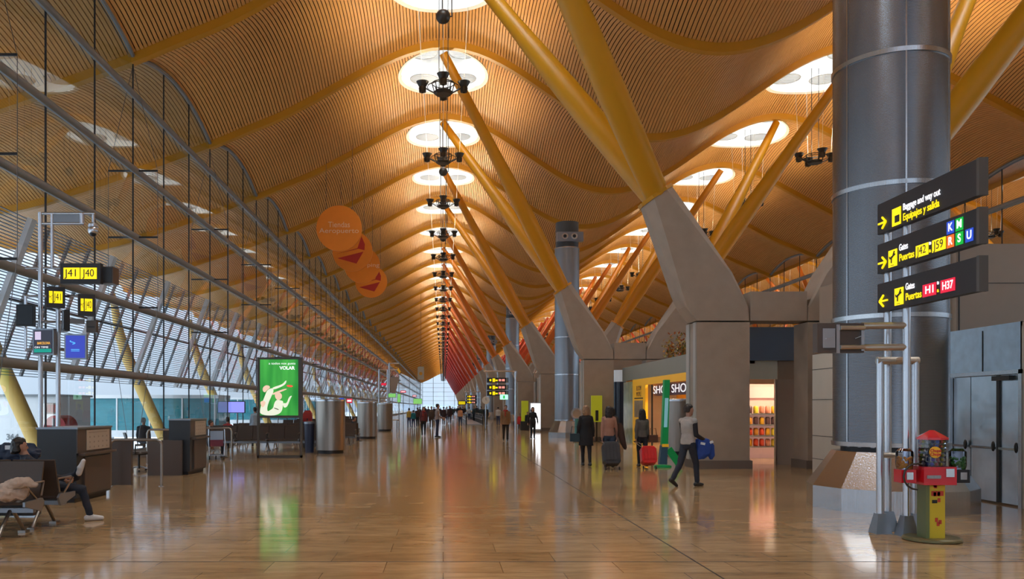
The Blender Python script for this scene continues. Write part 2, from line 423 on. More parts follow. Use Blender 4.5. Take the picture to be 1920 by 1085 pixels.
# ------------------------------------------------------------------ outside: sun screen, slanting supports, apron
SUN_G = 'louvred sun screens outside the glass wall'
def sunscreen():
    t = thing('sun_screen', 'nearest bay of the white louvred sun screen outside the left glass wall', 'sun screen', (0, Y0, 0), group=SUN_G)
    a, b = Vector((-17.9, 0, 9.75)), Vector((-20.3, 0, 3.15)); n = 52; mb = MB()
    for k in range(n):
        p = a.lerp(b, k/(n-1)); mb.box(p.x-.045, p.x+.045, 0, 9, p.z-.014, p.z+.014)
    mb.build('louvre_blades', mat('louvre_grey', (.10, .125, .16), .5), t)
    for k in range(4):
        o = MB().bar(a+Vector((-.16 if k else .2, k*2.25, .0)), b+Vector((-.16 if k else .2, k*2.25, 0)), .22 if k else .42, .10 if k else .22).build('screen_arm', 'arm_white' if k == 0 else 'transom', t)
    for q in (.5,): p = a.lerp(b, q); MB().box(p.x-.2, p.x-.12, 0, 9, p.z-.06, p.z+.06).build('purlin', 'mullion', t)
    return t
ss = tree_of(sunscreen())
ORD = ['nearest', 'second', 'third', 'fourth', 'fifth', 'sixth', 'seventh', 'eighth']
for k in range(1, NB):
    o = stamp(ss); o.location.y = Y0+BAY*k
    o['label'] = ('%s bay of the white louvred sun screen outside the left glass wall' % ORD[k-1]) if 5 <= k-1 < 8 else 'distant bay of the louvred sun screen seen through the left glass wall'
    if k-1 < 5: o['label'] = 'louvred sun screen bay at the %s slanted white arm from the left edge' % ORD[k-1]
ss[0]['label'] = 'louvred sun screen bay beside the camera outside the glass wall'
def out_strut():
    t = thing('facade_prop', 'yellow slanting steel prop standing outside the left glass wall', 'prop', (0, Y0, 0), group='yellow props outside the glass wall')
    mb = MB(); mb.tube([(-18.2, 0, -4), (-19.7, 0, -.1), (-22.0, 0, 5.0), (-22.6, 0, 6.8), (-23.1, 0, 9.6)], [.25, .38, .40, .34, .2], 14)
    mb.build('shaft', mat('yellow_prop', (.62, .40, .10), .45), t, True); return t
os_ = tree_of(out_strut())
for k in range(21):
    o = os_[0] if k == 0 else stamp(os_); o.location.y = 40.8+18*k
    i = k
    o['label'] = ['yellow prop outside the glass at the extreme left edge of the hall', 'yellow prop outside the glass behind the office chair', 'yellow prop outside the glass left of the wall screen'][i] if 0 <= i < 3 else 'distant yellow prop beyond the left glass wall, one of the far row'
ap = MB().box(-600, -10.5, -60, 1500, -4.2, -4).build('apron', 'apron'); ap['kind'] = 'structure'
ap2 = MB().box(28.5, 600, -60, 1500, -4.2, -4).build('apron', 'apron'); ap2['kind'] = 'structure'
pl = MB().box(-10.4, -10.35, -18, YEND, -4, 0).build('plinth_wall', 'concrete'); pl['kind'] = 'structure'
mb = MB()
xx = -900
while xx < 900:
    wd = random.uniform(30, 90); mb.box(xx, xx+wd, 1000, 1010, -4, random.uniform(4, 16)); xx += wd
tag(mb.build('distant_skyline', mat('haze_blue', (.40, .46, .54), .9)), 'pale hazy skyline of low hills far beyond the apron', 'skyline')
def jetbridge(y, x0, x1, z0, z1, label):
    t = thing('glazed_jet_bridge', label, 'jet bridge', (0, y, 0))
    MB().box(x0, x1, 0, 3.2, z0+.25, z1-.25).build('glazing', 'teal', t)
    MB().box(x0, x1, -.1, 3.3, z1-.25, z1).build('roof', 'white', t)
    MB().box(x0, x1, -.1, 3.3, z0-.25, z0+.25).build('floor_edge', 'white', t)
    mb = MB(); k = x0
    while k < x1: mb.box(k-.05, k+.05, -.06, .0, z0, z1); k += 2.4
    mb.build('mullions', 'white', t)
    for k in (.2, .8): MB().cyl((x0+(x1-x0)*k, 1.6, -4.0), (x0+(x1-x0)*k, 1.6, z0-.1), .35, n=12).build('leg', 'white', t)
    return t
jetbridge(62, -60, -16.5, -.3, 2.55, 'long teal glazed jet bridge outside, seen between the yellow props')
jetbridge(100, -70, -17, -.1, 2.8, 'farther teal glazed jet bridge outside, seen just left of the green advert')
jetbridge(138, -80, -17, -.1, 2.9, 'teal glazed jet bridge outside, farthest along the glass wall')
t = thing('jet_bridge_cabin', 'big white jet bridge body outside the glass at the left edge, numbered 364', 'jet bridge', (-24.5, 44, 0))
MB().box(-12, 4.4, 0, 4, -1.2, 2.2).build('cabin', 'white', t)
MB().box(-12.1, 4.5, -.1, 4.1, 2.2, 2.32).build('roof_edge', 'transom', t)
MB().cyl((0, 2, -4), (0, 2, -1.2), .5).build('leg', 'white', t)
text('364', .44, (1.68, -.03, .08), 'front', 'transom', t, 'number', bold=.02)
t = thing('striped_barrier', 'red and white striped marker board outside behind the check-in desk', 'marker board', (-14.2, 30.6, 0))
for k in range(5): MB().box(-.25+k*.105, -.25+k*.105+.06, 0, .04, 1.46, 1.74).build('red_stripe', mat('barrier_red', (.5, .08, .05), .5), t)
MB().box(-.28, .28, .04, .08, 1.40, 1.80).build('board', 'brown', t); MB().cyl((0, .1, -4.0), (0, .1, 1.25), .05).build('post', 'transom', t)
M['concrete_dk'] = mat('plinth_concrete', (.15, .12, .10), .6)
M['black_duct'] = mat('dark_duct', (.07, .08, .09), .4, .4)
M['steel_dk'] = brushed('brushed_steel_dark', (.34, .30, .26), .38)
M['cable_lt'] = mat('bright_cable', (.75, .72, .65), .4, .3)
M['sign_cap'] = mat('sign_cap_grey', (.09, .085, .08), .4)
M['tube_warm'] = mat('warm_tube', (.50, .44, .36), .3, .8)
# ------------------------------------------------------------------ concrete portals with forked steel struts
def lerp(a, b, t): return tuple(a[i]+(b[i]-a[i])*t for i in range(3))
STOPS = [(0, (.58, .27, .008)), (1, (.62, .26, .008)), (2, (.64, .235, .01)), (4, (.64, .165, .014)), (7, (.58, .075, .018)), (11, (.42, .03, .02)), (22, (.28, .015, .03))]
def strut_col(i):
    for (a, ca), (b, cb) in zip(STOPS, STOPS[1:]):
        if i <= b: return lerp(ca, cb, (i-a)/(b-a))
    return STOPS[-1][1]
def octa(cx, cz, dx, dz, w, t, ch):    # section in the plane of (dx,dz) and Y; w wide, t deep
    P = [(-w/2+ch, -t/2), (w/2-ch, -t/2), (w/2, -t/2+ch), (w/2, t/2-ch), (w/2-ch, t/2), (-w/2+ch, t/2), (-w/2, t/2-ch), (-w/2, -t/2+ch)]
    return [(cx+a*dx, b, cz+a*dz) for a, b in P]
def flip(mb):   # mirror about X = 9
    m = MB(); m.v = [(18-a, b, c) for a, b, c in mb.v]; m.f = [tuple(reversed(q)) for q in mb.f]; return m
def strut_mb(dy):
    mb = MB(); p0 = Vector((5.85, .10 if dy > 0 else -.10, 7.36)); p1 = Vector((0, dy, zr(0)-.15)); n = 9; pts = []; rr = []
    for k in range(n):
        t = k/(n-1); pts.append(p0.lerp(p1, t)); rr.append(.33+.06*math.sin(PI*min(1, t*1.6))-.19*max(0, t-.25))
    mb.tube(pts, rr, 20); return mb
def portal():
    t = thing('concrete_portal', 'x', 'column', (0, 23.25, 0), group='grey concrete portals with coloured struts down the hall')
    T = .9
    def pillar():
        mb = MB(); mb.box(6.8, 8.22, -T/2, T/2, 0, 3.93); return mb
    def base(): return MB().box(6.74, 8.28, -T/2-.05, T/2+.05, 0, .22)
    def trimm(): return MB().box(6.765, 6.80, -T/2+.02, -T/2+.22, .22, 3.93).box(6.765, 6.8, T/2-.3, T/2-.02, .22, 3.93)
    def arm():
        mb = MB(); secs = [octa(7.51, 3.97, 1, 0, 1.42, T, .02), octa(7.36, 4.35, 1, .0, 1.7, T, .04)]
        d = Vector((6.22-5.45, 0, 5.98-5.46)).normalized()
        secs.append(octa(7.05, 5.0, .93, .36, 1.55, T, .08)); secs.append(octa(6.3, 6.45, d.x, d.z, 1.18, T+.02, .2)); secs.append(octa(5.83, 7.37, d.x, d.z, .93, .9, .26))
        mb.loft(secs); return mb
    def collar():
        mb = MB(); d = Vector((6.22-5.45, 0, 5.98-5.46)).normalized(); up = Vector((-d.z, 0, d.x))
        a = Vector((5.83, 0, 7.37)); mb.loft([octa(a.x, a.z, d.x, d.z, .99, .96, .28), octa(a.x+up.x*.10, a.z+up.z*.10, d.x, d.z, .99, .96, .28)]); return mb
    for side in (0, 1):
        fx = flip if side else (lambda q: q)
        fx(pillar()).build('pillar', 'concrete', t); fx(base()).build('plinth', 'concrete_dk', t); fx(trimm()).build('edge_trim', 'concrete_lt', t)
        fx(arm()).build('arm', 'concrete', t)
        fx(collar()).build('collar', 'rib', t); 
        for dy in (-4.5, 4.5): fx(strut_mb(dy)).build('strut', 'rib', t, True)
    MB().box(8.24, 9.76, -T/2, T/2, 3.97, 4.75).build('beam', 'concrete', t)
    return t
pt0 = portal(); ptree = tree_of(pt0)
PORT = []
for k in range(21):
    o = pt0 if k == 0 else stamp(ptree)
    o.location.y = 22.8+18*k+.45-.2; PORT.append(o)
    cm = mat('strut_paint_%d' % k, strut_col(k), .42, noise=.03, spec=.35)
    # the paint runs from yellow to red along the hall, so each portal carries its own material on its struts
    for ch in [q for q in C.objects if q.parent == o and q.name.split('.')[0] in ('strut', 'collar')]:
        ch.material_slots[0].link = 'OBJECT'; ch.material_slots[0].material = cm
    L_ = ['nearest concrete portal with thick mustard-yellow struts, beside the walking man', 'second concrete portal with orange-yellow struts, right of the tan-coated walker',
          'third concrete portal with orange struts, behind the tall grey air duct', 'fourth concrete portal with orange struts, above the three stacked far signs']
    o['label'] = L_[k] if k < 4 else ('concrete portal with orange-red struts in the middle distance of the row' if k < 7 else 'distant concrete portal with deep red struts in the packed far row')
# one more portal behind the camera line (its struts reach the near ribs)
o = stamp(ptree); o.location.y = 5.05; o['label'] = 'concrete portal beside the camera, its struts passing overhead at the right'
# ------------------------------------------------------------------ pendant light clusters
PG = 'pendant light clusters under the skylights'
def pendant():
    t = thing('pendant_light', 'x', 'pendant light', (0, 0, 13.75), group=PG)
    R = .78
    MB().lathe([(.30, -.32), (.36, -.28), (.36, -.2), (.30, -.17)], n=8).build('hub', 'darkm', t)
    arm = MB()
    for k in range(8):
        a = k*PI/4; c, s = math.cos(a), math.sin(a)
        if k % 2 == 0: arm.tube([(.33*c, .33*s, -.25), (.55*c, .55*s, -.14), (R*c, R*s, .0)], .028, 6)
        arm.cyl((.34*c, .34*s, -.2), (.42*c, .42*s, .1), .022, n=5)
    arm.tube([(.42*math.cos(k*PI/8), .42*math.sin(k*PI/8), .1) for k in range(16)], .022, 5, True)
    arm.tube([(.6*math.cos(k*PI/8), .6*math.sin(k*PI/8), -.03) for k in range(16)], .018, 5, True)
    arm.build('frame', 'darkm', t, True)
    for k in range(4):
        a = k*PI/2; x, y = R*math.cos(a), R*math.sin(a)
        mb = MB(); mb.lathe([(.05, -.24), (.13, -.22), (.15, -.06), (.13, -.02), (.15, .0), (.24, .17), (.235, .17), (.14, .02), (.02, .02)], (x, y, 0), 16, caps=False)
        lp = mb.build('lamp_cup', 'darkm', t, True)
        MB().lathe([(.001, .03), (.12, .03), (.12, .045), (.001, .045)], (x, y, 0), 10).build('bulb', mat('lamp_glow', (.9, .8, .6), .5, emit=(1, .8, .5), es=6), lp)
    cb = MB(); cw = MB()
    for k in range(4):
        a = k*PI/2; x, y = R*math.cos(a), R*math.sin(a); cw.cyl((x, y, .05), (x*1.25, y*1.25, zr(x*1.25)-13.75+.5), .010, n=4)
    for s in (-.16, .18): cb.cyl((s, 0, -.2), (s, 0, zr(0)-13.75+.9), .016, n=5)
    cb.build('power_cable', 'mullion', t); cw.build('suspension_cable', 'cable_lt', t)
    ld = bpy.data.lights.new('uplight', 'SPOT'); ld.energy = PEND_W; ld.color = (1, .80, .52); ld.spot_size = math.radians(165); ld.spot_blend = .6; ld.shadow_soft_size = .35
    lo = bpy.data.objects.new('uplight', ld); C.objects.link(lo); lo.parent = t; lo.location = (0, 0, .22); lo.rotation_euler = (PI, 0, 0)
    return t
pd0 = pendant(); pdt = tree_of(pd0)
first = True
for k in range(-2, NB):
    for cx in (0, 18):
        y = Y0+BAY*k+4.5
        if first: o = pd0; first = False
        else: o = stamp(pdt)
        o.location = (cx, y, 13.75)
        i = k-3
        if cx == 0:
            o['label'] = ['dark pendant light cluster hanging just below the largest skylight', 'dark pendant light cluster hanging at the second skylight, next below the largest cluster', 'pendant light cluster under the third visible skylight along the ridge'][i] if 0 <= i < 3 else ('pendant light cluster overhead near the camera' if i < 0 else ('small pendant light cluster in the middle of the receding ridge row' if i < 9 else 'tiny far pendant light cluster at the end of the ridge row'))
        else: o['label'] = 'pendant light cluster hanging under the right-hand roof wave' if k != 4 else 'dark pendant light cluster just left of the big steel duct'
# loudspeaker balls
def spk():
    t = thing('ball_loudspeaker', 'x', 'loudspeaker', (0, 27.3, 14.3), group='ball loudspeakers along the roof ridge')
    MB().ball((0, 0, 0), .235, 20).build('sphere', 'darkm', t, True)
    MB().cyl((-.03, 0, .2), (-.03, 0, 2.6), .02, n=6).cyl((.28, .0, .0), (.28, 0, 2.6), .02, n=6).cyl((0, 0, 0), (.28, 0, 0), .02, n=6).build('drop_rod', 'mullion', t)
    return t
s0 = spk(); st_ = tree_of(s0)
s0['label'] = 'dark ball loudspeaker hanging high above the largest skylight'
for k in range(1, 12):
    o = stamp(st_); o.location.y = 27.3+18*k
    o['label'] = 'dark ball loudspeaker just above the third skylight' if k == 1 else 'tiny distant ball loudspeaker along the roof ridge'
# ------------------------------------------------------------------ stainless air columns
def big_duct():
    t = thing('air_supply_column', 'huge ribbed steel air supply column behind the gate signs', 'air duct', (7.42, 14.0, 0))
    R = .865
    mb = MB(); zs = [1.05, 3.1, 5.18, 7.25, 9.3, 11.4]
    for a, b in zip(zs, zs[1:]):
        MB().lathe([(R, a+.03), (R, b-.03)], n=64, caps=True).build('ribbed_sleeve', 'ribbed', t, True)
    for z in zs:
        rg = MB(); rg.lathe([(R-.04, z-.045), (R+.02, z-.035), (R+.025, z+.035), (R-.04, z+.045)], n=64); rg.build('ring', 'steel', t, True)
    MB().lathe([(R-.12, .85), (R-.12, 1.06)], n=48).build('dark_gap', 'black', t, True)
    sk = MB(); sk.lathe([(1.28, .0), (1.28, .36), (R+.02, .93), (R-.1, .93)], n=12); sk.build('flared_skirt', 'steel', t)
    sm = MB()
    for k in range(6):
        a = k*PI/3+.3
        for z0, z1 in zip(zs, zs[1:]): sm.box(R*math.cos(a)-.012, R*math.cos(a)+.012, R*math.sin(a)-.012, R*math.sin(a)+.012, z0, z1, a)
    sm.build('vertical_seam', 'steel', t)
    bo = MB()
    for k in range(24):
        a = k*PI/12; bo.box((R-.06)*math.cos(a)-.015, (R-.06)*math.cos(a)+.015, (R-.06)*math.sin(a)-.03, (R-.06)*math.sin(a)+.03, 1.0, 1.06, a)
    bo.build('spacer', 'steel', t)
    return t
big_duct()
def duct(y, label, grp=None):
    t = thing('air_duct', label, 'air duct', (6.7, y, 0), group='slim round air ducts along the portals')
    R = .66
    MB().lathe([(R, .95), (R, 10.2)], n=32).build('shaft', 'duct', t, True)
    for z in (.95, 3.4, 5.4, 7.6, 10.2): MB().lathe([(R-.03, z-.03), (R+.02, z-.03), (R+.02, z+.03), (R-.03, z+.03)], n=32).build('ring', 'tube', t, True)
    MB().lathe([(1.0, .0), (1.0, .3), (R+.02, .9), (R-.1, .9)], n=14).build('flared_skirt', 'steel', t)
    MB().lathe([(R-.04, 10.2), (R-.04, 11.6)], n=32).build('head', 'black_duct', t, True)
    for s in (-.22, .28):
        nz = MB().cyl((s, -R-.12, 10.75), (s, -R+.3, 10.75), .17, n=20).build('nozzle', 'tube', t, True)
        MB().cyl((s, -R-.13, 10.75), (s, -R-.1, 10.75), .09, n=16).build('nozzle_mouth', 'black', nz, True)
    MB().box(-.62, .78, -R-.02, -R+.3, 10.5, 11.0).build('nozzle_band', 'duct', t)
    return t
d0 = duct(45.6, 'tall slim grey air duct with two round nozzles near its top'); dt_ = tree_of(d0)
for k in range(1, 6):
    o = stamp(dt_); o.location.y = 45.6+36*k; o['label'] = 'slim air duct rising behind the fourth portal' if k == 1 else 'far slim air duct hidden among the red struts'
# floor cylinders (air outlets) along the left
def outlet(x, y, label):
    t = thing('floor_air_outlet', label, 'air outlet', (x, y, 0), group='brushed steel floor cylinders')
    MB().lathe([(.52, .12), (.52, 1.88)], n=40).build('drum', 'steel_dk', t, True)
    MB().lathe([(.46, 0), (.46, .12)], n=32).build('base_ring', 'black', t, True)
    MB().lathe([(.54, 1.86), (.54, 1.92), (.3, 1.95)], n=40).build('cap', 'tube', t, True)
    return t
o0 = outlet(-4.05, 30.3, 'nearest big brushed steel floor cylinder, right of the green advert'); ot = tree_of(o0)
for k, (x, y, l) in enumerate([(-4.0, 44.3, 'second brushed steel floor cylinder, left of the far sign gantry'), (-4.05, 58.5, 'brushed steel floor cylinder standing behind the far sign gantry'),
                               (8.3, 29.6, 'brushed steel floor cylinder between the green totem and the nearest portal')]):
    o = stamp(ot); o.location = (x, y, 0); o['label'] = l
# ------------------------------------------------------------------ gate sign boards
t = thing('gate_sign_stand', 'stand of three dark stacked gate signs on silver poles', 'sign', (5.93, 0, 0))
for (z0, z1) in ((3.97, 4.37), (3.44, 3.83), (2.92, 3.30)):
    b_ = MB().box(-.08, .01, 9.24, 11.35, z0, z1).build('sign_board', 'sign', t)
    MB().box(-.084, .016, 9.19, 9.24, z0-.006, z1+.006).build('end_cap', 'sign_cap', b_)
XF = -.084
def chip(D0, D1, zc, h, m, label=None):
    o = MB().box(XF-.004, XF, D1, D0, zc-h/2, zc+h/2).build('sign_chip', m, t)
    return o
def arrow(D0, D1, zc, right=True):
    u0, u1 = D0, D1; mb = MB(); h = .075; P = lambda u, z: (XF-.003, u, z)
    a, b = (u0, u1) if right else (u1, u0)
    mid = a+(b-a)*.5
    mb.bar(P(a, zc), P(b, zc), .022, .022); mb.bar(P(mid, zc+h), P(b, zc), .022, .022); mb.bar(P(mid, zc-h), P(b, zc), .022, .022)
    mb.build('arrow', 'yel', t)
def wt(s, D0, D1, z, size, m, bold=.012): text(s, size, (XF-.004, D0, z), 'west', m, t, 'lettering', bold=bold, width=(D0-D1) if D1 else None)
def plane_icon(D0, D1, zc):
    o = chip(D0, D1, zc, .22, 'yel'); w_ = D0-D1; c = (D0+D1)/2; mb = MB(); P = lambda u, z: (XF-.006, c-u, zc+z)
    mb.bar(P(-.06, .0), P(.065, .045), .016, .018); mb.bar(P(-.0, .01), P(.05, .085), .014, .016); mb.bar(P(-.02, .01), P(-.025, -.06), .014, .016); mb.bar(P(-.06, 0), P(-.075, .03), .01, .012)
    mb.box(XF-.006, XF-.004, c-.03, c+.05, zc-.095, zc-.088)
    mb.build('aircraft_symbol', 'sign', t)
arrow(11.31, 11.12, 4.10); o = chip(10.97, 10.76, 4.106, .225, 'yel'); MB().box(XF-.007, XF-.004, 10.79, 10.90, 4.03, 4.12).build('bag_symbol', 'sign', t)
wt('Baggage and way out', 10.71, 9.91, 4.185, .12, 'wht'); wt('Equipajes y salida', 10.71, 9.93, 4.055, .13, 'yel')
arrow(11.31, 11.12, 3.57); plane_icon(11.06, 10.85, 3.585)
wt('Gates', 10.80, 10.60, 3.685, .12, 'wht'); wt('Puertas', 10.80, 10.46, 3.555, .13, 'yel')
chip(10.42, 10.15, 3.565, .145, 'yel'); wt('J42', 10.385, 10.19, 3.565, .14, 'sign', .0)
wt('to', 10.135, 10.09, 3.62, .07, 'wht'); wt('a', 10.135, 10.095, 3.53, .07, 'yel')
chip(10.07, 9.80, 3.565, .145, 'yel'); wt('J59', 10.035, 9.84, 3.565, .14, 'sign', .0)
for s, a, b, z, m in (('R', 9.78, 9.64, 3.56, 'orange'), ('S', 9.61, 9.47, 3.56, 'green'), ('U', 9.43, 9.29, 3.56, 'blue'), ('K', 9.78, 9.64, 3.72, 'blue'), ('M', 9.61, 9.47, 3.72, 'green')):
    chip(a, b, z, .145, m); text(s, .13, (XF-.005, (a+b)/2, z), 'west', 'wht', t, 'letter', bold=.02, align='CENTER')
arrow(11.28, 11.08, 3.06, False); plane_icon(10.91, 10.70, 3.07)
wt('Gates', 10.65, 10.45, 3.165, .12, 'wht'); wt('Puertas', 10.65, 10.30, 3.035, .13, 'yel')
chip(10.27, 9.99, 3.06, .15, 'red'); wt('H1', 10.22, 10.05, 3.06, .13, 'wht', .02)
wt('to', 9.97, 9.93, 3.12, .07, 'wht'); wt('a', 9.97, 9.935, 3.03, .07, 'yel')
chip(9.90, 9.62, 3.06, .15, 'red'); wt('H37', 9.87, 9.66, 3.06, .13, 'wht', .02)
PO = [(.02, 10.82, 4.2), (.02, 11.28, 4.2), (-.2, 11.05, 2.28), (.26, 11.05, 2.28)]
for (x, y, h) in PO:
    p_ = MB().cyl((x, y, .1), (x, y, h if h > 3 else 2.28), .047, n=16).build('pole', 'tube', t, True)
    MB().loft([[(x+sx_*a, y+sy_*a, z) for sx_, sy_ in ((-1, -1), (1, -1), (1, 1), (-1, 1))] for a, z in ((.105, 0), (.10, .03), (.055, .26))]).build('foot', 'duct', p_)
mb = MB(); mb.cyl((-.24, 11.05, 2.26), (.30, 11.05, 2.26), .05, n=12); mb.build('cross_bar', 'tube_warm', t, True); mb = MB(); mb.cyl((.02, 10.8, 2.26), (.02, 11.3, 2.26), .04, n=12); mb.build('tie_bar', 'tube_warm', t, True); mb = MB()
mb.cyl((-.2, 11.05, 1.02), (.26, 11.05, 1.02), .035, n=12); mb.cyl((.02, 10.8, 1.02), (.02, 11.3, 1.02), .03, n=12); mb.build('cross_bar', 'tube_warm', t, True)
for z in (2.70, 2.42):
    MB().cyl((.02, 10.82, z), (-.52, 10.9, z), .045, n=12).build('bracket_arm', 'tube_warm', t, True)
t2 = thing('blank_side_sign', 'blank grey side sign box bracketed left of the silver sign poles', 'sign', (5.0, 10.9, 0))
MB().box(-.19, .41, -.07, .07, 2.35, 2.73).build('box', 'desk2', t2)
MB().box(-.13, .03, -.09, -.071, 2.41, 2.66).box(.04, .085, -.1, -.071, 2.34, 2.71).box(.36, .40, -.1, -.071, 2.37, 2.69).build('frame_edge', 'tube', t2)
for z in (2.42, 2.665): MB().cyl((.09, -.10, z), (.40, -.10, z), .03, n=10).build('tube_lamp', 'tube_warm', t2, True)
MB().bar((.28, -.085, 2.53), (.36, -.085, 2.56), .03, .01).bar((-.09, -.095, 2.53), (-.0, -.095, 2.56), .03, .01).build('clip', 'tube', t2)
# ------------------------------------------------------------------ sweet dispenser
t = thing('lollipop_dispenser', 'red lollipop vending stand on a yellow post beside the silver poles', 'vending machine', (6.06, 10.45, 0))
M['olive'] = mat('olive_rim', (.16, .14, .06), .35, .3)
MB().lathe([(.29, 0), (.33, .01), (.33, .035), (.30, .05), (.25, .04)], n=36).build('base_plate', 'olive', t, True)
RZ = .5
MB().box(-.085, .11, -.09, .09, .04, .78, RZ*0).build('post', mat('yellow_post', (.62, .46, .03), .4), t)
MB().box(-.13, -.086, -.10, .10, .04, .78).build('post_side', mat('green_post', (.14, .17, .07), .4), t)
mb = MB()
random.seed(3)
for k in range(9): x, z = random.uniform(-.05, .08), random.choice([random.uniform(.1, .3), random.uniform(.5, .7)]); mb.box(x-.015, x+.02, -.094, -.091, z-.02, z+.03)
mb.box(-.06, .09, -.094, -.091, .56, .62); mb.build('printed_marks', mat('print_red', (.5, .05, .03), .5), t)
MB().box(-.05, .01, -.096, -.092, .47, .51).build('small_sticker', 'black', t)
bx_ = MB().box(-.20, .20, -.18, .18, .70, .92).build('coin_box', mat('gloss_red', (.62, .01, .02), .25, coat=.5), t)
MB().box(-.17, .0, -.195, -.18, .78, .82).build('tray_slot', 'steel', bx_); MB().box(.06, .16, -.20, -.18, .80, .90).build('coin_mechanism', 'chrome', bx_)
MB().lathe([(.155, .92), (.155, 1.26)], n=8).build('canister', glass('candy_clear', (.8, .85, .95), 1.45), t)
M['gloss_red'] = MATS['gloss_red']
MB().lathe([(.185, 1.25), (.185, 1.275), (.03, 1.365), (.001, 1.37)], n=8).build('roof', 'gloss_red', t)
cols = [(.10, .10, .40), (.55, .08, .04), (.35, .30, .05), (.5, .45, .4), (.05, .05, .12)]
for j, cc in enumerate(cols):
    mb = MB()
    for k in range(j, 90, len(cols)):
        a = (k % 15)*2*PI/15+.1*(k//15); z = .95+(k//15)*.055; mb.ball((.125*math.cos(a), .125*math.sin(a), z), .025, 6)
    mb.build('wrapped_lollipops', mat('sweet_%d' % j, cc, .3), t)
MB().cyl((-.06, -.18, 1.10), (-.06, -.166, 1.10), .07, n=24).build('logo_badge', mat('badge_yellow', (.9, .5, .03), .4), t)
text('Chupa', .05, (-.06, -.183, 1.12), 'front', 'gloss_red', t, 'logo_lettering', bold=.02, align='CENTER'); text('Chups', .05, (-.06, -.183, 1.075), 'front', 'gloss_red', t, 'logo_lettering', bold=.02, align='CENTER')
for sx_, cc in ((-1, (.85, .32, .03)), (1, (.05, .22, .03))):
    x = .34*sx_ if sx_ < 0 else .32
    MB().box(x-.09, x+.09, -.1, .08, .72, .88).build('side_coin_box', 'gloss_red' if sx_ < 0 else 'black', t)
    MB().box(x-.03, x+.05, -.11, -.1, .76, .85).build('side_coin_plate', 'chrome', t)
    MB().lathe([(.09, .885), (.10, .93), (.10, 1.10), (.06, 1.14)], (x, 0, 0), 16).build('side_globe', MATS['candy_clear'], t, True)
    mb = MB()
    for k in range(60):
        a = random.uniform(0, 2*PI); mb.ball((x+.075*math.cos(a), .075*math.sin(a), .90+random.random()*.13), .018, 6)
    mb.build('gum_balls', mat('gum_%d' % sx_, cc, .4), t)
mb = MB(); mb.tube([(-.235+.16*math.cos(a)-.02, -.12, .80+.16*math.sin(a)) for a in [PI*(.35+.13*k) for k in range(10)]], .012, 6); mb.build('guard_loop', 'darkm', t, True)
# ------------------------------------------------------------------ service core at the right with steel doors
wr = struct('wall_core')
MB().box(9.42, 9.6, 15.75, 21.5, 0, 2.98).build('tile_cladding', 'tile', wr)
jm = MB()
for z in (.35, .93, 1.84, 2.6): jm.box(9.412, 9.421, 15.75, 21.5, z-.006, z+.006)
jm.build('tile_joint', 'mullion', wr)
MB().box(9.42, 9.75, 9.0, 13.75, 0, 3.05).build('core_wall', 'tile', wr)
MB().box(9.74, 16, 16.0, 16.2, 2.9, 4.75).build('brown_panel', 'brown', wr)
MB().box(9.735, 16, 15.99, 15.999, 4.0, 4.01).box(9.78, 9.80, 15.985, 15.999, 3, 4.75).build('panel_joint', 'mullion', wr)
MB().box(9.6, 16, 16.2, 21.5, 0, 4.7).build('core_block', 'brown', wr)
MB().box(9.42, 16, 13.7, 16.0, 2.98, 3.05).build('door_lintel', 'sheet', wr)
MB().box(9.42, 9.47, 13.72, 15.72, 2.27, 2.98).build('sheet_panel', 'sheet', wr)
MB().box(9.41, 9.42, 14.70, 14.72, 2.27, 2.98).build('sheet_joint', 'mullion', wr)
MB().box(9.40, 9.50, 15.66, 15.76, 0, 2.27).box(9.4, 9.5, 13.70, 13.78, 0, 2.27).box(9.4, 9.5, 13.7, 15.76, 2.2, 2.27).build('door_jamb', 'steel', wr)
MB().box(11, 11.1, 13.7, 16, 0, 3).build('lobby_wall', 'brown', wr)
t = thing('steel_double_door', 'scuffed steel double doors with push bars at the right edge', 'door', (9.48, 0, 0))
for (a, b) in ((15.15, 15.64), (14.38, 15.13), (13.80, 14.35)):
    lf = MB().box(0, .05, a, b, .03, 2.19).build('door_leaf', 'dsteel', t)
    MB().box(-.05, -.03, a+.03, b-.03, .93, .97).build('push_bar', 'chrome', lf)
    MB().ball((-.05, a+.07, .98), .06, 10, (.5, .6, 1.5)).build('latch_housing', 'darkm', lf, True)
MB().box(-.03, .0, 14.33, 14.40, .03, 2.19).build('centre_mullion', 'darkm', t)
MB().box(-.08, 0, 14.0, 14.45, 2.10, 2.18).build('door_closer', 'darkm', t)
# ------------------------------------------------------------------ shops under and behind the nearest portal
sh = struct('wall_shops')
MB().box(8.72, 8.95, 24.2, 41, 2.9, 3.55).build('grey_fascia', mat('fascia_grey', (.27, .29, .25), .5), sh)
MB().box(8.95, 12, 24.2, 41, 3.3, 3.5).build('shop_roof', 'brown', sh)
MB().box(12, 12.15, 30, 41, 0, 3.3).build('shop_back', mat('shop_orange', (.85, .34, .03), .5), sh)
MB().box(8.9, 12.1, 40.9, 41, 0, 3.3).build('shop_end', mat('shop_orange', (.85, .34, .03), .5), sh)
MB().box(8.95, 12.1, 30.0, 30.15, 0, 3.3).build('shop_divider', 'brown', sh)
t = thing('yellow_shopfront', 'bright yellow shopfront with poster panel behind the woman with red suitcase', 'shopfront', (8.7, 0, 0))
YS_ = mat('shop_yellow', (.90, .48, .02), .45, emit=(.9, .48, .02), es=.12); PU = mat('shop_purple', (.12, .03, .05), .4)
MB().box(0, .12, 30.2, 38.7, 2.62, 2.9).build('yellow_fascia', YS_, t)
MB().box(0, .12, 36.3, 38.7, 0, 2.62).build('yellow_panel', YS_, t)
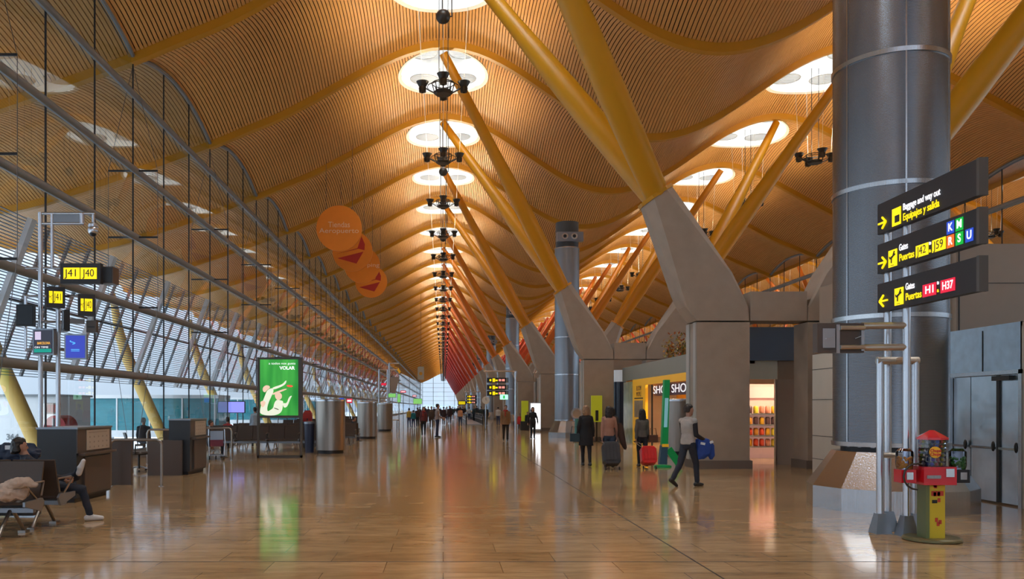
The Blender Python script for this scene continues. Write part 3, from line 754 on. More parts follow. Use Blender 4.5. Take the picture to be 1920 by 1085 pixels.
MB().box(.05, .10, 38.75, 40.9, 0, 2.85).build('side_window', mat('mag_window', (.32, .36, .12), .2, noise=.7, nscale=2.5), t)
MB().box(-.012, 0, 36.7, 38.3, 1.2, 1.95).build('poster', mat('poster_mix', (.30, .25, .18), .4, noise=.8, nscale=3), t)
MB().box(-.012, 0, 36.7, 38.3, 2.02, 2.07).build('poster_header', 'black', t)
text('BLOOM', .30, (-.015, 37.9, 2.48), 'west', PU, t, 'lettering', width=.9); text('MOPLE', .3, (-.015, 37.9, 2.22), 'west', PU, t, 'lettering', width=.9)
MB().box(.25, .32, 30.2, 36.2, 2.12, 2.6).build('sign_band', PU, t)
text('SHOP SHOP', .46, (.24, 35.9, 2.36), 'west', 'wht', t, 'lettering', bold=.0, width=5.4)
MB().box(.1, .16, 33.4, 33.5, 0, 2.6).box(.1, .16, 35.6, 35.66, 0, 2.6).build('glass_mullion', 'mullion', t)
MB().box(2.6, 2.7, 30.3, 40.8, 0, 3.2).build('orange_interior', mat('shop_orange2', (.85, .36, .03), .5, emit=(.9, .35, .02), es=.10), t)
for k, (y, z) in enumerate([(y, z) for z in (.35, .75, 1.15, 1.55) for y in (31, 31.7, 32.4, 33.1, 33.8, 34.5, 35.2)]):
    o = MB().box(-.2, .15, -.25, .25, 0, .28).build('boxed_goods', mat('goods_%d' % (k % 5), [(.6, .55, .5), (.5, .05, .05), (.7, .5, .1), (.15, .2, .4), (.6, .3, .1)][k % 5], .4), None, loc=(11.0, y, z))
    tag(o, 'boxed goods on the shelf inside the yellow shopfront', 'box', 'boxed goods in the yellow shop')
t = thing('wall_shelf', 'long shelf unit inside the yellow shopfront', 'shelf', (11.05, 33.1, 0))
for z in (.33, .73, 1.13, 1.53): MB().box(-.25, .2, -2.6, 2.6, z-.04, z).build('shelf_board', 'tube', t)
for y in (-2.6, 2.6): MB().box(-.25, .2, y-.03, y+.03, 0, 1.9).build('side_panel', 'tube', t)
def shop_light(x, y, z, w, sx_=1.2, col=(1, .9, .75)):
    t = thing('ceiling_light_panel', 'square light panel in the shop ceiling near the %s' % ('sweets shelves' if y < 30 else 'yellow shopfront'), 'ceiling light', (x, y, z))
    MB().box(-sx_/2, sx_/2, -sx_/2, sx_/2, 0, .04).build('diffuser', mat('panel_glow', (.9, .9, .9), .5, emit=col, es=4), t)
    ld = bpy.data.lights.new('panel_light', 'AREA'); ld.energy = w; ld.size = sx_; ld.color = col
    lo = bpy.data.objects.new('panel_light', ld); C.objects.link(lo); lo.parent = t; lo.location = (0, 0, -.02)
shop_light(10.3, 35.5, 3.2, 170, 1.2, (1, .8, .55)); shop_light(10.6, 26.0, 2.84, 75, 1.0, (1, .78, .55))
# sweets shop facing the camera between the pillars
MB().box(8.2, 10.4, 24.0, 24.15, 2.98, 3.93).build('soffit_band', mat('navy_soffit', (.14, .20, .30), .3), sh)
MB().box(8.2, 9.6, 24.2, 24.25, 2.45, 2.98).build('frosted_panel', mat('frosted', (.72, .74, .64), .3), sh)
MB().box(9.62, 10.4, 24.2, 24.25, 2.45, 2.98).build('grey_panel', 'brown', sh)
MB().box(9.58, 10.6, 24.2, 24.3, 0, 2.45).build('shop_front_panel', mat('taupe_panel', (.36, .31, .27), .4), sh)
MB().box(9.54, 9.58, 24.18, 24.3, 0, 2.45).build('door_frame', 'steel', sh)
MB().box(8.22, 9.54, 24.22, 24.24, 0, 2.45).build('shop_glass', 'clear', sh)
MB().box(8.85, 12.1, 29.9, 30.0, 0, 3.3).build('shop_rear', mat('shop_cream', (.7, .5, .35), .5), sh)
MB().box(12.0, 12.1, 24.2, 30, 0, 3.3).build('shop_side', 'brown', sh)
MB().box(8.85, 12.0, 24.3, 29.9, 2.9, 2.95).build('wood_ceiling', mat('wood_soffit', (.55, .25, .07), .5), sh)
MB().box(8.75, 8.85, 24.5, 30, 0, 3.0).build('shop_wall', 'brown', sh)
t = thing('sweets_display', 'bright confectionery display shelves seen through the gap beside the nearest portal', 'display shelf', (9.9, 27.3, 0))
MB().box(-.9, .9, .1, .2, 0, 2.4).build('back_panel', mat('pink_glow', (.8, .5, .4), .5, emit=(1, .5, .4), es=.25), t)
MB().box(-.9, .9, .0, .1, 1.95, 2.3).build('header', mat('header_pink', (.9, .45, .38), .5, emit=(1, .45, .38), es=.45), t)
for z in (.4, .75, 1.1, 1.45): MB().box(-.9, .9, -.35, .1, z-.04, z).build('shelf_board', 'tube', t)
for z, m in ((.4, 0), (.75, 1), (1.1, 2), (1.45, 3)):
    for k in range(9):
        cc = random.choice([(.85, .40, .02), (.8, .08, .03), (.9, .65, .05), (.75, .30, .04), (.7, .25, .15), (.12, .05, .05)])
        o = MB().lathe([(.07, 0), (.08, .02), (.08, .2), (.05, .24)], n=10).build('sweet_jar', mat('jar_%02d%02d' % (int(cc[0]*100), int(cc[1]*100)), cc, .3), None, True, loc=(9.1+k*.19, 27.1, z))
        tag(o, 'jar of sweets on the %s shelf of the confectionery display' % ['lowest', 'second', 'third', 'top'][m], 'jar', 'sweet jars on the %s display shelf' % ['lowest', 'second', 'third', 'top'][m])
# far shop block between the portal rows
MB().box(8.5, 9.6, 47, YEND-20, 0, 4.3).box(9.6, 14, 47, 47.2, 0, 4.3).build('far_shop_block', 'concrete', sh)
t = thing('round_kiosk', 'round dark navy kiosk with a white top behind the second portal', 'kiosk', (9.55, 45.0, 0))
MB().lathe([(.45, 0), (.45, 3.0)], n=28).build('drum', mat('navy_gloss', (.015, .02, .04), .25), t, True); MB().lathe([(.47, 3.0), (.47, 3.62)], n=28).build('white_head', mat('kiosk_white', (.7, .75, .78), .4, emit=(.7, .8, .9), es=.12), t, True)
# plants on the shop roof
random.seed(11)
for i in range(10):
    x0 = 9.7+i*.58; y0 = 36+random.uniform(-1, 1)
    t = thing('planter_shrub', 'autumn-coloured bushy plant in the row on the shop roof, behind the second portal', 'plant', (x0, y0, 3.5), group='orange and yellow plants on the shop roof')
    for j, cc in enumerate([(.55, .25, .03), (.50, .36, .10), (.45, .12, .03), (.18, .18, .04)]):
        mb = MB()
        for k in range(45):
            u = Vector((random.gauss(0, .16), random.gauss(0, .16), .55+random.gauss(0, .24)*1.1+ .25*math.sin(i*1.7)))
            d = Vector((random.uniform(-1, 1), random.uniform(-1, 1), random.uniform(-1, 1))).normalized()*.09; e_ = d.cross(Vector((0, 0, 1))).normalized()*.05
            mb.add([u-d, u+e_, u+d, u-e_], [(0, 1, 2, 3)])
        mb.build('leaves', mat('leaf_%d' % j, cc, .6), t)
    MB().cyl((0, 0, 0), (0, 0, .5), .03, n=6).build('stem', 'brown', t)
# totem
t = thing('info_totem', 'tall green information totem leaning beside the yellow shopfront', 'totem', (6.1, 23.2, 0))
GR = mat('totem_green', (.0, .26, .07), .35, emit=(0, .4, .08), es=.08)
MB().prism([(-.10, .62), (.07, .62), (.12, 2.40), (-.03, 2.40)], (0, 0, 0), (1, 0, 0), (0, 0, 1), -.09, .09).build('body', GR, t)
MB().prism([(-.17, .08), (.04, .08), (.06, .60), (-.11, .60)], (0, 0, 0), (1, 0, 0), (0, 0, 1), -.1, .1).build('lower_body', mat('totem_blue', (.03, .10, .18), .35), t)
MB().prism([(-.05, 1.1), (.04, 1.1), (.075, 1.9), (-.02, 1.9)], (0, -.1, 0), (1, 0, 0), (0, 0, 1), -.01, .01).build('screen', mat('totem_screen', (.15, .3, .35), .2, emit=(.2, .45, .5), es=.4), t)
MB().prism([(-.10, .56), (.08, .56), (.08, .64), (-.10, .64)], (0, -.1, 0), (1, 0, 0), (0, 0, 1), -.01, .015).build('band', YS_, t)
MB().lathe([(.24, 0), (.24, .04), (.2, .06)], (-.06, 0, 0), 24).build('base', MATS['totem_green'], t, True)
MB().bar((.42, 0, .05), (.1, 0, .5), .05, .2).build('brace', MATS['totem_green'], t)
t = thing('lime_notice_board', 'lime-green notice board standing in front of the second portal', 'notice board', (7.12, 40.0, 0))
MB().box(-.10, .42, -.04, .04, .95, 2.2).build('panel', mat('lime', (.42, .46, .02), .4, emit=(.5, .55, .02), es=.15), t)
MB().box(.1, .24, -.05, -.041, 1.0, 1.5).build('printed_symbol', 'black', t); MB().box(-.12, .44, -.2, .2, 0, .04).box(.12, .2, -.03, .03, 0, .95).build('stand', 'darkm', t)
t = thing('white_lightbox', 'glowing white poster lightbox behind the woman in black', 'lightbox', (6.15, 56, 0))
MB().box(-.38, .36, 0, .18, .1, 1.95).build('case', 'tube', t); MB().box(-.33, .31, -.01, 0, .2, 1.9).build('light_face', mat('lightbox_white', (.9, .9, .9), .5, emit=(.95, .95, 1), es=1.6), t)
M['darkb'] = mat('bronze_frame', (.07, .06, .05), .4)
M['red_soft'] = mat('sign_red_soft', (.8, .3, .25), .5, emit=(.85, .3, .25), es=.7)
M['kioskw'] = mat('clock_white', (.8, .8, .75), .4)
M['duct_dk'] = mat('balustrade_grey', (.08, .085, .09), .4)
M['cred'] = mat('chair_red', (.55, .02, .02), .4)
# ------------------------------------------------------------------ left side: gantries, desks, rails, seats
def tv(x, y, z, w, h, rz, label, face_m, frame_m='black'):
    t = thing('monitor', label, 'monitor', (x, y, z), rz)
    MB().box(-w/2, w/2, -.05, .05, -h/2, h/2).build('housing', frame_m, t)
    MB().box(-.05, .05, .05, .34, -.05, .05).build('bracket', 'duct', t)
    MB().box(-w/2+.03, w/2-.03, -.06, -.05, -h/2+.03, h/2-.03).build('screen', face_m, t)
    return t
GD = 17.0
t = thing('gate_gantry', 'tall grey tubular gantry over the nearest check-in desk', 'gantry', (0, GD, 0))
def gx(px, D=GD): return (px-831)*D/F
def gz(py, D=GD): return EYE+(763-py)*D/F
mb = MB()
for px, top in ((76, 398), (109, 535)): mb.cyl((gx(px), 0, 0), (gx(px), 0, gz(top)), .045, n=12)
mb.cyl((gx(98), 0, gz(400)), (gx(98), 0, gz(502)), .035, n=10)
mb.build('pole', 'tube', t, True)
mb = MB(); mb.cyl((gx(76), 0, gz(400)), (gx(178), 0, gz(400)), .03, n=10).cyl((gx(76), 0, gz(419)), (gx(158), 0, gz(419)), .03, n=10).cyl((gx(154), 0, gz(400)), (gx(154), 0, gz(419)), .05, n=10)
for py in (502, 555, 603, 655): mb.cyl((gx(48), 0, gz(py)), (gx(190 if py < 520 else 150), 0, gz(py)), .025, n=8)
mb.cyl((gx(48), 0, gz(555)), (gx(48), 0, gz(655)), .03, n=8); mb.build('cross_tube', 'tube', t, True)
MB().box(gx(98), gx(154), -.02, .02, gz(418), gz(402)).build('mesh_panel', 'duct', t)
t = thing('camera_dome', 'white dome security camera hanging from the tall gantry', 'camera', (gx(175), GD, gz(430)))
MB().ball((0, 0, -.02), .105, 18).build('dome', 'tube', t, True); MB().ball((0, -.02, -.08), .07, 14).build('lens', 'black', t, True)
MB().cyl((0, 0, .07), (0, 0, .30), .03, n=10).lathe([(.10, .05), (.10, .1), (.04, .14)], n=16).build('mount', 'tube', t, True)
def gate_sign(px0, px1, py0, py1, words, rz, label, D=GD-.15, plane=False):
    x0, x1, z1, z0 = gx(px0, D), gx(px1, D), gz(py0, D), gz(py1, D); cx, cz = (x0+x1)/2, (z0+z1)/2; w_, h_ = x1-x0, z1-z0
    if rz: w_ = w_*.98
    t = thing('gate_number_sign', label, 'sign', (cx, D, cz), rz)
    MB().box(-w_/2, w_/2, -.05, .09, -h_/2, h_/2).build('housing', 'sign', t)
    n = len(words); m_ = .05; 
    if plane:
        pw = (w_-3*m_)*.33; a = -w_/2+m_
        MB().box(a, a+pw, -.06, -.05, -h_/2+.09, h_/2-.09).build('pictogram_panel', 'yel', t)
        q = MB(); c_ = a+pw/2; q.bar((c_-.05, -.064, -.03), (c_+.05, -.064, .05), .015, .006); q.bar((c_-.01, -.064, .0), (c_-.05, -.064, .05), .013, .006); q.bar((c_, -.064, 0), (c_+.02, -.064, -.06), .013, .006); q.build('aircraft_symbol', 'sign', t)
        b = a+pw+.02; e2 = w_/2-m_
        MB().box(b, e2, -.06, -.05, -h_/2+.09, h_/2-.09).build('number_panel', 'yel', t); text(words[0], .2, ((b+e2)/2, -.063, 0), 'front', 'sign', t, 'lettering', align='CENTER', width=(e2-b)*.8)
    else:
        pw = (w_-.14-.02*(n-1))/n
        for k, s in enumerate(words):
            a = -w_/2+.07+k*(pw+.02); MB().box(a, a+pw, -.06, -.05, -h_/2+.09, h_/2-.09).build('number_panel', 'yel', t)
            text(s, .21, (a+pw/2, -.063, 0), 'front', 'sign', t, 'lettering', align='CENTER', width=pw*.72)
    return t
gate_sign(115, 190, 494, 532, ['J41', 'J40'], 0, 'wide yellow gate sign reading J41 J40')
gate_sign(88, 121, 538, 577, ['J41'], .45, 'small yellow sign with aircraft symbol reading J41', plane=True)
gate_sign(147, 177, 552, 592, ['J40'], .45, 'small yellow sign with aircraft symbol reading J40', plane=True)
t = thing('speaker_box', 'brown speaker box at the right end of the J41 J40 sign', 'box', (gx(202), GD, gz(516))); MB().box(-.13, .13, -.06, .25, -.17, .17).build('case', 'desk2', t); MB().box(-.11, .11, -.07, -.06, -.15, .15).build('grille', 'desk', t)
SC = mat('screen_off', (.004, .004, .005), .2); BLU = mat('screen_blue', (.02, .03, .25), .3, emit=(.03, .05, .40), es=.8)
tv(gx(58), GD-.2, gz(593), .34, .43, .15, 'black switched-off monitor on the left arm of the tall gantry', SC)
tv(gx(132), GD-.2, gz(603), .3, .42, -1.0, 'black monitor turned edge-on in the middle of the tall gantry', SC)
m1 = tv(gx(97), GD-.3, gz(643), .46, .52, -.18, 'departure monitor with green and amber lines on the tall gantry', mat('screen_dark', (.02, .02, .03), .3, emit=(.03, .03, .05), es=.6), 'duct')
MB().box(-.17, -.04, -.064, -.06, .04, .2).build('logo_panel', mat('scr_white', (.7, .6, .8), .4, emit=(.7, .6, .8), es=.5), m1)
text('BARCELONA', .07, (-.12, -.064, -.03), 'front', mat('scr_amber', (.8, .4, .05), .4, emit=(.8, .4, .05), es=.8), m1, width=.28)
text('ON TIME', .05, (-.18, -.064, -.11), 'front', 'wht', m1, width=.3); MB().box(-.19, .19, -.064, -.06, -.21, -.14).build('status_bar', mat('scr_teal', (.0, .25, .2), .4, emit=(0, .3, .22), es=.6), m1)
m2 = tv(gx(155), GD-.3, gz(652), .42, .50, .12, 'blue information monitor on the tall gantry', BLU, 'duct')
mb = MB(); mb.tube([(-.05+.05*math.sin(a), -.064, .05+.012*a) for a in [k*.8 for k in range(8)]], .008, 5); mb.box(-.08, .08, -.066, -.06, -.06, -.05).box(-.08, .08, -.066, -.06, -.09, -.08); mb.build('logo_lines', mat('scr_cyan', (.1, .5, .9), .4, emit=(.1, .5, .9), es=.8), m2)
t = thing('grey_junction_box', 'small brown box under the J40 sign on the gantry', 'box', (gx(173), GD, gz(612))); MB().box(-.1, .1, -.05, .06, -.12, .12).build('case', 'desk2', t); MB().box(-.07, .07, -.06, -.05, -.02, .0).build('slot', 'black', t)
# check-in desks
def gate_desk(x0, x1, y0, y1, h, label):
    t = thing('check_in_desk', label, 'desk', (0, 0, 0))
    MB().box(x0, x1-.02, y0+.02, y1, .08, h).build('cabinet', 'desk', t)
    MB().box(x0+.03, x1-.08, y0+.08, y1-.04, 0, .08).build('plinth', 'black', t)
    MB().box(x0-.01, x1+.01, y0-.0, y1+.02, h, h+.03).build('worktop', 'duct', t)
    MB().box(x1-.02, x1, y0+.02, y1, h-.42, h).build('upper_panel', 'desk2', t)
    MB().box(x1-.02, x1+.01, y0+.30, y1-.05, .12, h-.5).build('front_panel', 'desk2', t)
    MB().box(x1-.02, x1+.1, y0+.1, y1, h-.46, h-.42).build('ledge', 'desk2', t)
    MB().box(x1, x1+.012, y0+.38, y1-.12, h-.38, h-.03).build('notice_panel', mat('notice_paper', (.5, .42, .34), .5), t)
    mb = MB()
    for i in range(5):
        for j in range(3): yy = y0+.5+(y1-y0-.75)*i/4; zz = h-.33+.09*j; mb.box(x1+.012, x1+.015, yy-.02, yy+.02, zz-.014, zz+.014)
    mb.box(x1+.012, x1+.015, y0+.45, y1-.25, h-.075, h-.06); mb.build('notice_symbols', 'brown', t)
    return t
gate_desk(-7.0, -6.30, 14.5, 16.0, 1.27, 'nearest dark check-in desk with a notice panel, under the tall gantry')
gate_desk(-6.68, -6.15, 20.5, 21.9, 1.33, 'second dark check-in desk, behind the office chair')
def low_wall(x0, x1, y0, y1, h, label):
    o = MB().box(x0, x1, y0, y1, 0, h).build('low_partition', 'desk2'); return tag(o, label, 'partition')
low_wall(-7.1, -6.63, 17.9, 18.0, .98, 'low taupe partition beside the steel hoop rail, nearest desk side')
low_wall(-7.15, -6.32, 20.38, 20.46, .85, 'low taupe partition in front of the second check-in desk')
def hoop(x0, x1, y, h, label):
    t = thing('hoop_rail', label, 'rail', (0, y, 0)); r = .1
    MB().tube([(x0, 0, 0), (x0, 0, h-r), (x0+r*.3, 0, h-r*.3), (x0+r, 0, h), (x1-r, 0, h), (x1-r*.3, 0, h-r*.3), (x1, 0, h-r), (x1, 0, 0)], .03, 10).build('tube', 'steel_dk', t, True)
    for x in (x0, x1): MB().lathe([(.06, 0), (.06, .012)], (x, 0, 0), 14).build('floor_flange', 'steel', t)
hoop(-6.95, -5.88, 17.6, .97, 'steel hoop rail in front of the office chair')
hoop(-8.6, -7.0, 24.5, 1.0, 'steel hoop rail farther back behind the office chair')
hoop(-7.6, -6.6, 26.3, 1.0, 'steel hoop rail behind the second check-in desk')
t = thing('office_chair', 'dark office chair with five-star wheeled base', 'chair', (-7.8, 21.6, 0), rz=-1.2)
MB().lathe([(.26, 0), (.27, .03), (.25, .07), (.2, .08)], (0, 0, .44), 20, 1, .95).build('seat', 'seat', t, True)
mb = MB(); mb.loft([[(sx_*.20*(1-.25*(j/4)**2), -.20-.035*j+dy, .53+.47*j/4) for sx_, dy in ((-1, 0), (0, -.05), (1, 0), (1, .03), (0, -.02), (-1, .03))] for j in range(5)]); mb.build('backrest', 'black', t, True)
MB().cyl((0, 0, .1), (0, 0, .45), .03, n=12).build('gas_column', 'darkm', t)
for s in (-1, 1): MB().tube([(s*.26, -.1, .47), (s*.29, -.08, .68), (s*.29, .16, .68)], .018, 6).build('armrest', 'darkm', t, True)
for k in range(5):
    a = k*2*PI/5; l_ = MB().bar((0, 0, .13), (.3*math.cos(a), .3*math.sin(a), .08), .04, .03).build('base_arm', 'steel', t); MB().cyl((.3*math.cos(a)-.02, .3*math.sin(a), .03), (.3*math.cos(a)+.02, .3*math.sin(a), .03), .03, n=10).build('castor', 'black', l_)
# beam seating: faces -Y (toward the camera) unless turned
def bench(n, label, loc, rz=0, group=None, pitch=.6):
    t = thing('beam_bench', label, 'bench', loc, rz, group)
    L_ = n*pitch
    MB().box(0, L_, .02, .10, .30, .36).build('beam', 'duct', t)
    for k in range(n):
        a = k*pitch+.015; b = a+pitch-.03
        MB().loft([[(x, -.22, .43), (x, -.20, .455), (x, .18, .42), (x, .24, .44), (x, .24, .41), (x, .17, .385), (x, -.2, .42)] for x in (a, b)]).build('seat', 'seat', t)
        MB().loft([[(x, .20, .42), (x, .235, .42), (x, .36, .93), (x, .335, .94)] for x in (a, b)]).build('backrest', 'seat', t)
    for x in [0]+[k*pitch for k in range(1, n) if k % 2 == 0]+[L_]:
        MB().loft([[(x+d, -.22, .40), (x+d, .22, .30), (x+d, .30, .42), (x+d, .24, .47), (x+d, -.22, .46)] for d in (-.015, .015)]).build('side_bracket', 'duct', t)
        MB().tube([(x, .24, .50), (x, .30, .68), (x, -.10, .68), (x, -.18, .66), (x, .12, .46)], .014, 6).build('armrest', 'steel_dk', t, True)
    for x in [pitch*.5]+([L_/2] if n > 4 else [])+[L_-pitch*.5]:
        MB().tube([(x, -.26, .02), (x, -.16, .14), (x, .02, .32), (x, .10, .32), (x, .28, .14), (x, .38, .02)], .024, 8).box(x-.05, x+.05, -.32, -.2, 0, .03).box(x-.05, x+.05, .32, .44, 0, .03).build('leg', 'steel_dk', t)
    return t
bench(5, 'nearest dark beam bench at the left edge, with a cream coat on it', (-8.24, 10.75, 0))
bench(5, 'dark beam bench back to back behind the nearest one, where a person slouches', (-5.24, 11.75, 0), PI)
for k, (x, y, n, r, l) in enumerate([(-9.0, 31.6, 8, 0, 'long dark bench row behind the green advert, facing the camera'), (-4.2, 33.2, 8, PI, 'long dark bench row behind the green advert, facing away'),
                                (-9.2, 36.5, 9, 0, 'dark bench row behind the two nearest steel cylinders'), (-3.8, 38.2, 9, PI, 'second dark bench row behind the nearest steel cylinder, facing away'),
                                (-9.0, 47, 8, 0, 'dark bench row behind the second steel cylinder'), (-4.2, 52, 8, PI, 'dark bench row just before the far gantry'), (-9.0, 66, 8, 0, 'far dark bench row beyond the far gantry'), (-8.9, 26.5, 2, 0, 'short dark bench behind the second check-in desk')]):
    bench(n, l, (x, y, 0), r)
# coat and dark bag on the near bench, blue bag behind
def cloth(name, label, cat, loc, m, sc3, seed, rz=0):
    random.seed(seed); mb = MB(); nu, nv = 26, 14; V = []
    for j in range(nv+1):
        for i in range(nu):
            a = 2*PI*i/nu; b = -PI/2+PI*j/nv; r = 1+.10*math.sin(3*a+seed)*math.cos(b)+.08*math.sin(5*a+4*b)+.07*math.sin(9*a-6*b+seed)+random.uniform(-.02, .02)
            V.append((sc3[0]*r*math.cos(b)*math.cos(a), sc3[1]*r*math.cos(b)*math.sin(a), sc3[2]+sc3[2]*r*math.sin(b)))
    mb.add(V, [(j*nu+i, j*nu+(i+1) % nu, (j+1)*nu+(i+1) % nu, (j+1)*nu+i) for j in range(nv) for i in range(nu)])
    t = thing(name, label, cat, loc, rz); fo = mb.build('folds', m, t, 'all'); sb_ = fo.modifiers.new('smooth', 'SUBSURF'); sb_.levels = sb_.render_levels = 2; tx_ = bpy.data.textures.new('creases', 'CLOUDS'); tx_.noise_scale = .09; dm_ = fo.modifiers.new('creases', 'DISPLACE'); dm_.texture = tx_; dm_.strength = .055; return t
CO = mat('cream_cloth', (.46, .34, .26), .8, noise=.45, nscale=9)
t = cloth('folded_coat', 'cream coat dropped on the end seat of the nearest bench', 'coat', (-5.42, 10.62, .45), CO, (.19, .17, .13), 2)
MB().tube([(-.1, -.05, .2), (.05, -.1, .24), (.22, -.08, .26), (.34, -.06, .22)], [.06, .075, .06, .03], 10).build('sleeve', CO, t, True)
rm_ = t.children[-1].modifiers.new('join', 'REMESH'); rm_.mode = 'VOXEL'; rm_.voxel_size = .012; rm_.use_smooth_shade = True; dm_ = t.children[-1].modifiers.new('creases', 'DISPLACE'); dm_.texture = bpy.data.textures['creases']; dm_.strength = .05
cloth('dark_bag', 'black bag beside the cream coat on the nearest bench', 'bag', (-5.95, 10.65, .45), 'black', (.22, .18, .12), 5)
t = cloth('blue_bag', 'dark blue holdall with a pale handle slot, behind the nearest bench', 'bag', (-6.42, 12.7, .78), mat('navy_bag', (.012, .022, .05), .6), (.36, .15, .17), 3)
MB().box(-.10, .02, -.165, -.14, .24, .30).build('handle_slot', 'white', t); MB().box(-.3, .3, -.13, .13, -.75, .03).build('stand', 'desk', t)
# green advert lightbox
t = thing('advert_lightbox', 'green illuminated advert of two leaping figures in a tall dark frame', 'advert', (-5.34, 27.5, 0))
MB().box(-.72, -.66, -.08, .08, 0, 3.27).box(.68, .74, -.08, .08, 0, 3.27).box(-.72, .74, -.08, .08, 0, .08).build('leg_frame', 'darkb', t)
MB().box(-.66, .68, -.07, .09, 1.30, 3.27).build('case', 'darkb', t)
GP = bpy.data.materials.new('advert_green'); GP.use_nodes = True; MATS['advert_green'] = GP
N, L = GP.node_tree.nodes, GP.node_tree.links; b = N['Principled BSDF']; tcx = N.new('ShaderNodeTexCoord'); nz = N.new('ShaderNodeTexNoise'); nz.inputs['Scale'].default_value = .9; mp = N.new('ShaderNodeMapping'); mp.inputs['Scale'].default_value = (2.5, 1, .4)
cr = N.new('ShaderNodeValToRGB'); cr.color_ramp.elements[0].position = .35; cr.color_ramp.elements[0].color = (.0, .16, .02, 1); cr.color_ramp.elements[1].position = .65; cr.color_ramp.elements[1].color = (.06, .42, .06, 1)
L.new(tcx.outputs['Object'], mp.inputs[0]); L.new(mp.outputs[0], nz.inputs['Vector']); L.new(nz.outputs[0], cr.inputs[0]); L.new(cr.outputs[0], b.inputs['Emission Color']); b.inputs['Emission Strength'].default_value = .7; L.new(cr.outputs[0], b.inputs['Base Color'])
pn = MB().box(-.62, .62, -.08, -.07, 1.38, 3.20).build('poster', GP, t)
PW = mat('poster_white', (.6, .62, .5), .5, emit=(.62, .66, .52), es=.85); PS = mat('poster_skin', (.6, .42, .32), .5, emit=(.7, .48, .36), es=.8)
def P2(px, py): return ((px-80)/370*1.24-.62, 3.20-(py-85)/525*1.82)
def smooth_poly(p):
    for _ in range(3): p = [q for k in range(len(p)) for q in ((p[k][0]*.75+p[(k+1) % len(p)][0]*.25, p[k][1]*.75+p[(k+1) % len(p)][1]*.25), (p[k][0]*.25+p[(k+1) % len(p)][0]*.75, p[k][1]*.25+p[(k+1) % len(p)][1]*.75))]
    return p
def shape(pts, m, d=-.084): pts = smooth_poly(pts); MB().prism([P2(*p) for p in pts], (0, d, 0), (1, 0, 0), (0, 0, 1), -.002, .002).build('printed_figure', m, t)
shape([(80, 610), (80, 540), (130, 420), (150, 370), (200, 350), (215, 380), (190, 430), (150, 520), (150, 575), (180, 560), (210, 540), (215, 500), (240, 460), (290, 470), (310, 480), (285, 610)], PW)
shape([(190, 350), (300, 318), (325, 285), (340, 280), (325, 325), (210, 372)], PW, -.0845)
shape([(190, 405), (310, 360), (350, 360), (310, 378), (210, 420)], PS, -.085)
shape([(105, 350), (135, 325), (170, 330), (180, 350), (150, 370), (130, 395), (108, 385)], PS, -.0855)
shape([(225, 400), (260, 390), (295, 410), (290, 455), (250, 470), (225, 440)], PS, -.0855)
shape([(300, 490), (340, 500), (360, 435), (395, 420), (375, 450), (345, 530), (310, 540)], PW, -.085)
shape([(80, 480), (120, 470), (140, 490), (110, 540), (90, 520)], PS, -.086)
shape([(335, 322), (400, 328), (395, 345), (345, 342)], mat('poster_red', (.8, .05, .03), .5, emit=(.9, .08, .05), es=.8), -.086)
shape([(215, 535), (265, 552), (262, 560), (214, 542)], 'black', -.087)
text('a todos nos gusta', .1, (-.34, -.085, 3.07), 'front', 'wht', t, width=.87); text('VOLAR', .15, (.02, -.085, 2.92), 'front', 'wht', t, bold=.03, width=.5)
# trolleys
def trolley(x, y, rz, label):
    t = thing('luggage_trolley', label, 'trolley', (x, y, 0), rz)
    for s in (-1, 1): MB().tube([(s*.22, .0, .08), (s*.25, -.02, .55), (s*.24, .0, .98), (s*.2, -.04, 1.03)], .018, 6).tube([(s*.22, 0, .1), (s*.15, .75, .1)], .018, 6).build('side_frame', 'tube', t, True)
    MB().cyl((-.2, -.04, 1.03), (.2, -.04, 1.03), .018, n=8).build('push_handle', 'black', t)
    MB().box(-.2, .2, -.04, .02, .42, .62).build('advert_plate', mat('plum_plate', (.18, .03, .06), .5), t)
    MB().box(-.2, .2, .0, .7, .12, .14).box(-.2, .2, 0, .03, .62, .9).build('deck', 'duct', t)
    for (a, b_) in ((-.22, .0), (.22, .0), (0, .72)): MB().cyl((a-.02, b_, .06), (a+.02, b_, .06), .06, n=12).build('wheel', 'black', t)
trolley(-7.15, 26.6, .3, 'luggage trolley with a plum advert plate beside the second check-in desk')
t = thing('blue_litter_bin', 'narrow dark blue bin beside the nearest steel cylinder', 'bin', (-4.85, 30.6, 0)); MB().lathe([(.16, 0), (.2, 1.05)], n=16).build('body', mat('navy_bin', (.02, .03, .07), .4), t, True); MB().lathe([(.21, 1.05), (.21, 1.12), (.1, 1.14)], n=16).build('lid', 'duct', t, True)
# screens and far lit signs along the left
tt_ = tv(gx(443, 40), 40, gz(763, 40), .85, .56, 0, 'bright wall screen with violet picture seen through the glass wall side', mat('tv_violet', (.2, .2, .7), .3, emit=(.30, .32, .85), es=.7))
MB().cyl((0, .2, -gz(763, 40)), (0, .2, 0), .04, n=10).build('stand', 'duct', tt_)
